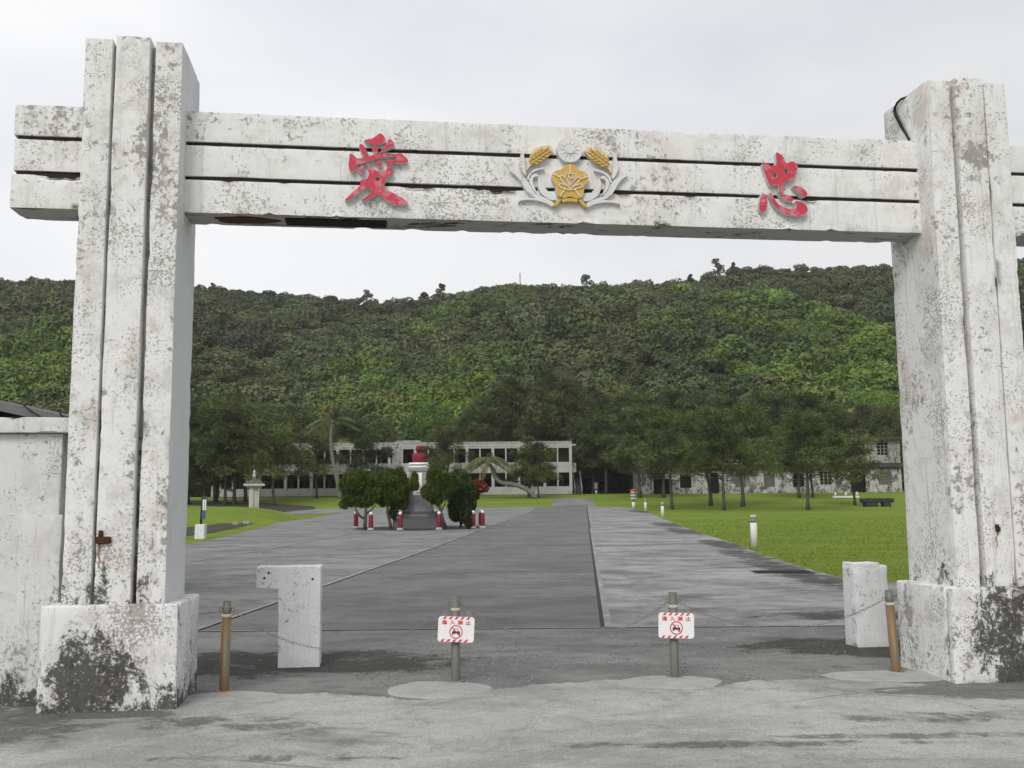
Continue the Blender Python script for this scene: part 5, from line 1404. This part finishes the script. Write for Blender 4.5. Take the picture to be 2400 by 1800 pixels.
def lantern_post(u, v, hpx, lab, Y=None):
    p = P(u, v) if Y is None else Vector((at(u, v, Y).x, Y, g(Y)))
    h = px_m(hpx, p.y); t = empty('garden_lantern', p, 0, lab, 'lantern', 'red topped garden lanterns')
    w = h * .16
    bm = bmesh.new(); lathe(bm, [(w * .55, -.05), (w * .55, h * .30), (0, h * .305)], 16); bm_obj('stub', bm, M_LW, t)
    bm = bmesh.new(); tube(bm, [(0, 0, h * .30), (0, 0, h * .46)], w * .12, 8); bm_obj('stem', bm, M_BLACK, t)
    for k in range(5): bm = bmesh.new(); z0 = h * (.46 + .085 * k); lathe(bm, [(w * .75, z0), (w, z0 + h * .02), (w, z0 + h * .05), (w * .75, z0 + h * .075)], 16); bm_obj('louvre', bm, M_LG if k % 2 else M_LW, t)
    bm = bmesh.new(); lathe(bm, [(w * 1.0, h * .885), (w * 1.15, h * .89), (w * 1.1, h * .96), (w * .5, h), (0, h)], 16); bm_obj('cap', bm, M_LRED, t)
lantern_post(1485, 1190, 43, 'red topped garden lantern with grey rings at the lawn corner')
lantern_post(1397, 1136, 27, 'red topped garden lantern on the slope behind the hall stairs', 136)

# low white rail and dark stone bench on the lawn
pr = P(1983, 1166); t = empty('low_rail', pr, 0, 'low white kerb rail with three short stubs before the dark doorway', 'rail')
w_ = px_m(62, pr.y); box_obj('rail', (-w_ / 2, w_ / 2, -.1, .1, -.05, .18), M_LW, t)
for f in (-.40, 0, .42): bm = bmesh.new(); lathe(bm, [(.13, .17), (.14, .5), (.06, .62), (0, .64)], 12, (f * w_, 0, 0)); bm_obj('stub', bm, M_LW, t)
pb = P(2056, 1187); w_ = px_m(74, pb.y); h_ = px_m(19, pb.y)
t = empty('stone_bench', pb, .05, 'dark rough stone bench on two legs on the lawn', 'bench')
M_DSTONE = plain('dark_lava_stone', (.045, .043, .04), .95, .5, 3, bump=.9)
rough_box('seat', -w_ / 2, w_ / 2, -.45, .45, h_ * .5, h_, M_DSTONE, t, r=.06, amp=.06, chip=.06, cell=.2, seed=141)
rough_box('leg', -w_ * .42, -w_ * .02, -.4, .4, -.05, h_ * .52, M_DSTONE, t, r=.05, amp=.05, chip=.05, cell=.2, seed=144)
rough_box('leg', w_ * .16, w_ * .40, -.4, .4, -.05, h_ * .52, M_DSTONE, t, r=.05, amp=.05, chip=.05, cell=.2, seed=147)

# grass bank and ditch on the far side of the drive
bm = bmesh.new(); nx_, ny_ = 24, 16
c0 = P(470, 1228); rows = []
for j in range(ny_):
    row = []
    for i in range(nx_):
        u = i / (nx_ - 1); w = j / (ny_ - 1)
        x = c0.x - 17 + 21.5 * u; y = c0.y + 1 + 13 * w
        e = max(0, 1 - (max(0, (x - (c0.x - 1.5)) / 5.6)) ** 2.2) * min(1, w * 3.2) * min(1, (1 - w) * 3)
        row.append(bm.verts.new((x, y, g(y) - .03 + .95 * (max(0, e) ** .7))))
    rows.append(row)
for j in range(ny_ - 1):
    for i in range(nx_ - 1): f = bm.faces.new((rows[j][i], rows[j][i + 1], rows[j + 1][i + 1], rows[j + 1][i])); f.smooth = True
struct('grass_bank', bm, M_LAWN)
dpoly = [P2(u, v) for u, v in ((436, 1236), (500, 1229), (555, 1220), (585, 1212), (628, 1212), (612, 1222), (560, 1236), (500, 1248), (436, 1256))]
bm = sheet_from_poly(dpoly, 0); drape(bm, .004); struct('ditch', bm, M_SOIL)
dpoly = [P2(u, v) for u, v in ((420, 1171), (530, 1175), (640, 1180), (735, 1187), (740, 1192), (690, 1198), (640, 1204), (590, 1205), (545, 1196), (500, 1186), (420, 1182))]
bm = sheet_from_poly(dpoly, 0); drape(bm, .017); struct('soil_and_tree_shade', bm, M_SOIL)  # dark sheet: bare soil with the trees' shade painted into it
R4 = random.Random(9)
for u, v, s in ((560, 1224, .5), (572, 1222, .42), (578, 1228, .36), (588, 1218, .45), (552, 1230, .3)):
    p = P(u, v); o = rough_box('boulder', p.x - s * .6, p.x + s * .6, p.y - s * .4, p.y + s * .4, p.z - .1, p.z + s * .5, M_GRAN, None, r=s * .22, amp=s * .15, chip=s * .1, cell=s * .25, seed=R4.random() * 50)
    tag(o, 'rough grey boulder lining the ditch below the lantern pillar', 'boulder', 'boulders in the ditch')

# ------------------------------------------------------------------ hill and forest
sky_px = [(-900, 640), (0, 652), (60, 652), (160, 657), (300, 662), (460, 670), (560, 679), (700, 686), (800, 692), (930, 703), (1000, 694), (1080, 684), (1150, 672), (1220, 667), (1380, 670), (1500, 671), (1590, 660), (1640, 648), (1690, 630), (1740, 621), (1830, 620), (2000, 619), (2085, 622), (2250, 618), (2400, 612), (3300, 640)]
SA = []; SE = []
for u, v in sky_px: d_ = ray(u, v); SA.append(d_.x); SE.append(d_.z)
YT, YRG = 152., 325.
def hill_z(X, Y):
    X = np.asarray(X, float); Y = np.asarray(Y, float)
    zr = CAMH + YRG * np.interp(X / YRG, SA, SE) - 2.6
    t = np.clip((Y - YT) / (YRG - YT), 0, None)
    und = 5.5 * np.sin(X * .045 + .6 + .6 * np.sin(Y * .02)) * np.sin(np.pi * np.clip(t, 0, 1)) + 2.0 * np.sin(X * .11 + Y * .05) * np.sin(np.pi * np.clip(t, 0, 1))
    z = 3.0 + (zr - 3.0) * np.where(t < 1, t ** .88, 1 - (t - 1) * 1.3) + und
    return np.maximum(z, -5)
hx_ = np.linspace(-330, 340, 68); hy_ = np.concatenate([np.linspace(YT - 4, YRG, 30), [340, 360, 400, 460]])
XX, YY = np.meshgrid(hx_, hy_); ZZ = hill_z(XX, YY) - np.where(YY < YT, .6, 0)
V = np.stack([XX, YY, ZZ], -1).reshape(-1, 3); nxx = len(hx_)
Fc = [(j * nxx + i, j * nxx + i + 1, (j + 1) * nxx + i + 1, (j + 1) * nxx + i) for j in range(len(hy_) - 1) for i in range(nxx - 1)]
o = link('hill', np_mesh('hill', V, np.array(Fc), smooth=True), M_HILL); o['kind'] = 'structure'

ICO_V, ICO_F = None, None
b_m = bmesh.new(); bmesh.ops.create_icosphere(b_m, subdivisions=2, radius=1.0)
b_m.verts.ensure_lookup_table(); ICO_V = np.array([v.co[:] for v in b_m.verts]); ICO_F = np.array([[v.index for v in f.verts] for f in b_m.faces]); b_m.free()
def crown_template(seed, n):
    """leafy crown of unit radius: several lobes closed by an inner body, small leaf faces outside"""
    global rng
    old = rng; rng = np.random.default_rng(seed)
    lob = [(0, 0, 0, .72, .72, .55)]
    for k in range(7):
        a = rng.uniform(0, 6.28); r_ = rng.uniform(.35, .68); s = rng.uniform(.28, .48)
        lob.append((math.cos(a) * r_, math.sin(a) * r_, rng.uniform(-.1, .38), s, s, s * .8))
    Pp, d = lobes_points(lob, n, -.45)
    m_ = len(Pp); Nn = unit(d + np.array([0, 0, .35]) + rng.normal(0, .55, (m_, 3))); A = unit(np.cross(Nn, rng.normal(0, 1, (m_, 3)))); B = np.cross(Nn, A)
    L = rng.uniform(.06, .125, (m_, 1)) * (900 / n) ** .5; 
    V = np.stack([Pp - A * L, Pp + A * L + B * L * .2, Pp + B * L * 1.3], 1).reshape(-1, 3); Fc = np.arange(3 * m_).reshape(-1, 3)
    nv = np.array([1 + .22 * mnoise.noise(Vector(v) * 1.6 + Vector((seed, 0, 0))) for v in ICO_V])[:, None]
    cv = ICO_V * np.array([.58, .58, .40]) * nv - np.array([0, 0, .12]); Fc = np.concatenate([Fc, ICO_F + len(V)]); V = np.concatenate([V, cv])
    br = np.concatenate([np.repeat(rng.uniform(.80, 1.22, m_), 3), np.full(len(cv), .8)])
    rng = old
    return V, Fc, br
TPL = [crown_template(s, 900) for s in range(10)]; TPL_FAR = [crown_template(s + 40, 520) for s in range(8)]
def n3(x, y, f, s): return mnoise.noise(Vector((x * f, y * f, s)))
Vs, Fs, Ts = [], [], []; off = 0; cnt = 0
spc = 3.8
gy_ = YT - 1
while gy_ < YRG + 8:
    lim = .545 * gy_ + 12
    gx_ = -lim
    while gx_ < lim:
        x = gx_ + random.uniform(-1.6, 1.6); y = gy_ + random.uniform(-1.6, 1.6)
        t = (y - YT) / (YRG - YT)
        s = random.choice((1.6, 2.1, 2.6, 3.1, 4.2)) * random.uniform(.9, 1.15) * (1.34 - .50 * t) * (1 + .25 * n3(x, y, .03, 3))
        z = float(hill_z(x, y)) + s * .30 + random.uniform(-.5, .9)
        V, Fc, br = TPL[random.randrange(10)] if t < .5 else TPL_FAR[random.randrange(8)]
        a = random.random() * 6.28; ca, sa = math.cos(a), math.sin(a)
        hz = random.uniform(.75, 1.15)
        W_ = np.stack([x + s * (V[:, 0] * ca - V[:, 1] * sa), y + s * (V[:, 0] * sa + V[:, 1] * ca), z + s * hz * V[:, 2]], 1)
        # kinds of trees in drifts: grey-olive scrub above, fresh green broadleaf in patches lower down, dark she-oak green between
        n1 = n3(x, y, .022, 1) + .5 * n3(x, y, .07, 2); n2 = n3(x, y, .03, 7) + .5 * n3(x, y, .11, 8)
        k_b = max(0, min(1, (n1 + .30 - max(0, t - .15) * .75) * 1.9)) * random.uniform(.4, 1); k_d = max(0, min(1, (n2 - .05) * 2.5))
        base = np.array((.098, .126, .042)) * (1 - .10 * t) + np.array((.014, .006, .012)) * t
        base = base * (1 - k_d) + np.array((.058, .070, .034)) * k_d
        base = base * (1 - k_b) + np.array((.145, .225, .032)) * k_b
        base = base * random.uniform(.72, 1.3) * np.array((random.uniform(.9, 1.15), 1, random.uniform(.85, 1.2)))
        Vs.append(W_); Fs.append(Fc + off); Ts.append(base[None, :] * br[:, None]); off += len(V); cnt += 1
        gx_ += spc
    gy_ += spc
me = np_mesh('forest', np.concatenate(Vs), np.concatenate(Fs), np.concatenate(Ts)); print('forest crowns', cnt, 'tris', len(me.polygons))
M_FOREST = tinted('forest_leaf', .6, .2, .15)
o = link('forest', me, M_FOREST); tag(o, 'dense green forest covering the hillside', 'forest', kind='stuff')
del Vs, Fs, Ts

def crown_tree(loc, R_, Ht, tint, lab, group=None, name='ridge_tree', n=1400, slim=1.0):
    t = empty(name, loc, 0, lab, 'tree', group)
    bm = bmesh.new(); tube(bm, [(0, 0, -.5), (.1, 0, Ht * .4), (0, .1, Ht * .8)], [.2, .14, .05], 6)
    for k in range(5): a = k * 1.3; tube(bm, [(.05, 0, Ht * (.35 + .08 * k)), (R_ * .6 * math.cos(a), R_ * .6 * math.sin(a), Ht * (.5 + .08 * k))], [.07, .03], 5)
    bm_obj('trunk', bm, M_BARK, t)
    lob = []
    for k in range(9):
        a = random.random() * 6.28; zz = random.uniform(.38, .95); r_ = R_ * (1.15 - zz) * random.uniform(.3, 1.2) * slim
        s = R_ * random.uniform(.25, .45) * (1.2 - .5 * zz); lob.append((math.cos(a) * r_, math.sin(a) * r_, Ht * zz, s, s, s * .8))
    Pp, d = lobes_points(lob, n); L = rng.uniform(.25, .55, len(Pp))
    V, Fc = leaf_quads(Pp, d, L, L * .5, .8)
    tc = np.repeat(np.array(tint) * rng.uniform(.7, 1.3, (len(Pp), 1)), 4, 0)
    link('crown', np_mesh('crown', V, Fc, tc), M_LEAF, t)
    return t
def ridge_tree(u, vtop, wpx, lab, tint=(.05, .062, .035), slim=1.0):
    Y = YRG - 3; p = at(u, vtop, Y); z0 = float(hill_z(p.x, Y)) + 1.0
    crown_tree((p.x, Y, z0), px_m(wpx, Y) * .62, max(2.5, p.z - z0), tint, lab, None, slim=slim)
ridge_tree(1034, 658, 26, 'narrow dark tree standing up on the saddle of the ridge', slim=.7)
ridge_tree(995, 683, 30, 'low round tree on the ridge beside the narrow dark tree')
ridge_tree(860, 681, 32, 'flat open tree on the ridge above the upright palm')
ridge_tree(1375, 645, 34, 'open crowned tree on the middle of the ridge')
ridge_tree(1680, 605, 34, 'tall spreading tree on the shoulder of the higher ridge')
ridge_tree(1618, 640, 18, 'small dark tree on the slope of the higher ridge', slim=.7)
ridge_tree(497, 663, 18, 'small thin tree on the ridge beside the gateway pier')
ridge_tree(1718, 612, 14, 'small thin tree next to the tall spreading ridge tree')
# mast on the ridge
pm_ = at(1219, 665, YRG); bm = bmesh.new(); tube(bm, [(0, 0, -6), (0, 0, px_m(26, YRG))], .16, 8)
mast = bm_obj('mast', bm, plain('mast_grey', (.16, .16, .15), .7, .1, 2)); mast.location = pm_; tag(mast, 'thin grey mast standing on the ridge line', 'mast')
# light green trees low on the slope
def slope_tree(u, v, Y, R_, tint, lab, n=3000):
    p = at(u, v, Y); t = empty('broadleaf_tree', (p.x, Y, float(hill_z(p.x, Y)) if Y > YT else g(Y)), 0, lab, 'tree')
    zc_ = p.z - t.location.z
    bm = bmesh.new(); tube(bm, [(0, 0, -.5), (0, 0, zc_ * .6), (.2, 0, zc_)], [.3, .2, .08], 7)
    lob = []
    for k in range(12):
        a = random.random() * 6.28; r_ = R_ * random.uniform(.1, .75); s = R_ * random.uniform(.28, .45)
        c = (math.cos(a) * r_, math.sin(a) * r_ * .7, zc_ + random.uniform(-.35, .4) * R_ - .25 * r_, s, s, s * .55); lob.append(c)
        tube(bm, [(0, 0, zc_ * .55), (c[0] * .6, c[1] * .6, c[2] - .3)], [.09, .04], 5)
    bm_obj('trunk', bm, M_BARK, t)
    Pp, d = lobes_points(lob, n); L = rng.uniform(.25, .5, len(Pp)); V, Fc = leaf_quads(Pp, d + np.array([0, 0, .5]), L, L * .6, .6)
    tc = np.repeat(np.array(tint) * rng.uniform(.7, 1.3, (len(Pp), 1)), 4, 0)
    link('crown', np_mesh('crown', V, Fc, tc), M_LEAF, t)
slope_tree(1745, 893, 190, 6.2, (.15, .24, .022), 'bright yellow green spreading tree low on the hillside')
slope_tree(2065, 950, 160, 6.0, (.12, .20, .022), 'bright green tree beside the peeling block and the gateway pier', 3600)
slope_tree(1400, 1085, 141, 2.2, (.07, .125, .022), 'small green tree behind the hall stairs', 1200)
slope_tree(1320, 1078, 141, 2.0, (.085, .14, .02), 'small green bush seen through the open gallery of the hall', 1000)
slope_tree(1010, 985, 158, 6.5, (.075, .14, .022), 'broad green tree rising over the middle of the hall roof', 4200)
slope_tree(1110, 1000, 156, 5.0, (.07, .125, .022), 'broad green tree over the hall roof beside the dark she-oaks', 3000)
slope_tree(905, 1010, 156, 5.0, (.075, .13, .022), 'broad green tree over the hall roof behind the red bust', 3000)

bm = bmesh.new(); add_box(bm, -.62, .62, -.42, .42, -.04, .006); bm_obj('frame', bm, M_JOINT, dc)
for k in range(9): box_obj('grate_bar', (-.56, .56, -.38 + k * .085, -.34 + k * .085, .004, .016), M_BLACK, dc)
# short grass blades on the lawn nearest the paving
V = []; T = []
N_ = 60000
gx = rng.uniform(5, 34, N_); gy2 = rng.uniform(15, 62, N_)
re = np.array(sorted([(y, x) for x, y in right_edge if y < 90] + [(16.2, 9.3), (14.2, 12.5)]))
ok = (rng.random(N_) < np.clip(1.3 - (gy2 - 18) / 40, 0, 1)) & (gx > np.interp(gy2, re[:, 0], re[:, 1]) - .02 * rng.normal(0, 1, N_)); gx, gy2 = gx[ok], gy2[ok]
gz = np.interp(gy2, GY, GZ) - .012; a = rng.uniform(0, 6.28, len(gx)); hgt = rng.uniform(.012, .04, len(gx)); w = .012 + .0006 * gy2
b0 = np.stack([gx - np.cos(a) * w, gy2 - np.sin(a) * w, gz], 1); b1 = np.stack([gx + np.cos(a) * w, gy2 + np.sin(a) * w, gz], 1)
tp = np.stack([gx + rng.normal(0, .025, len(gx)), gy2 + rng.normal(0, .025, len(gx)), gz + hgt], 1)
V = np.stack([b0, b1, tp], 1).reshape(-1, 3); tn = np.array((.190, .255, .034)) * rng.uniform(.9, 1.1, (len(gx), 1))
o = link('grass', np_mesh('grass', V, np.arange(len(V)).reshape(-1, 3), np.repeat(tn, 3, 0)), M_LEAF); tag(o, 'short mown grass blades on the lawn', 'grass', kind='stuff')

# ------------------------------------------------------------------ thin sea haze in the air
bm = bmesh.new(); add_box(bm, -950, 950, -240, 1260, -7, 110)
M_HAZE = bpy.data.materials.new('haze'); M_HAZE.use_nodes = True
hn = M_HAZE.node_tree.nodes; hl = M_HAZE.node_tree.links; hn.clear()
ho = hn.new('ShaderNodeOutputMaterial'); hv = hn.new('ShaderNodeVolumePrincipled')
hv.inputs['Color'].default_value = (.93, .95, 1.0, 1); hv.inputs['Density'].default_value = 0.0002; hv.inputs['Anisotropy'].default_value = 0.0
hl.new(hv.outputs[0], ho.inputs['Volume'])
hz = bm_obj('haze', bm, M_HAZE); hz['kind'] = 'stuff'
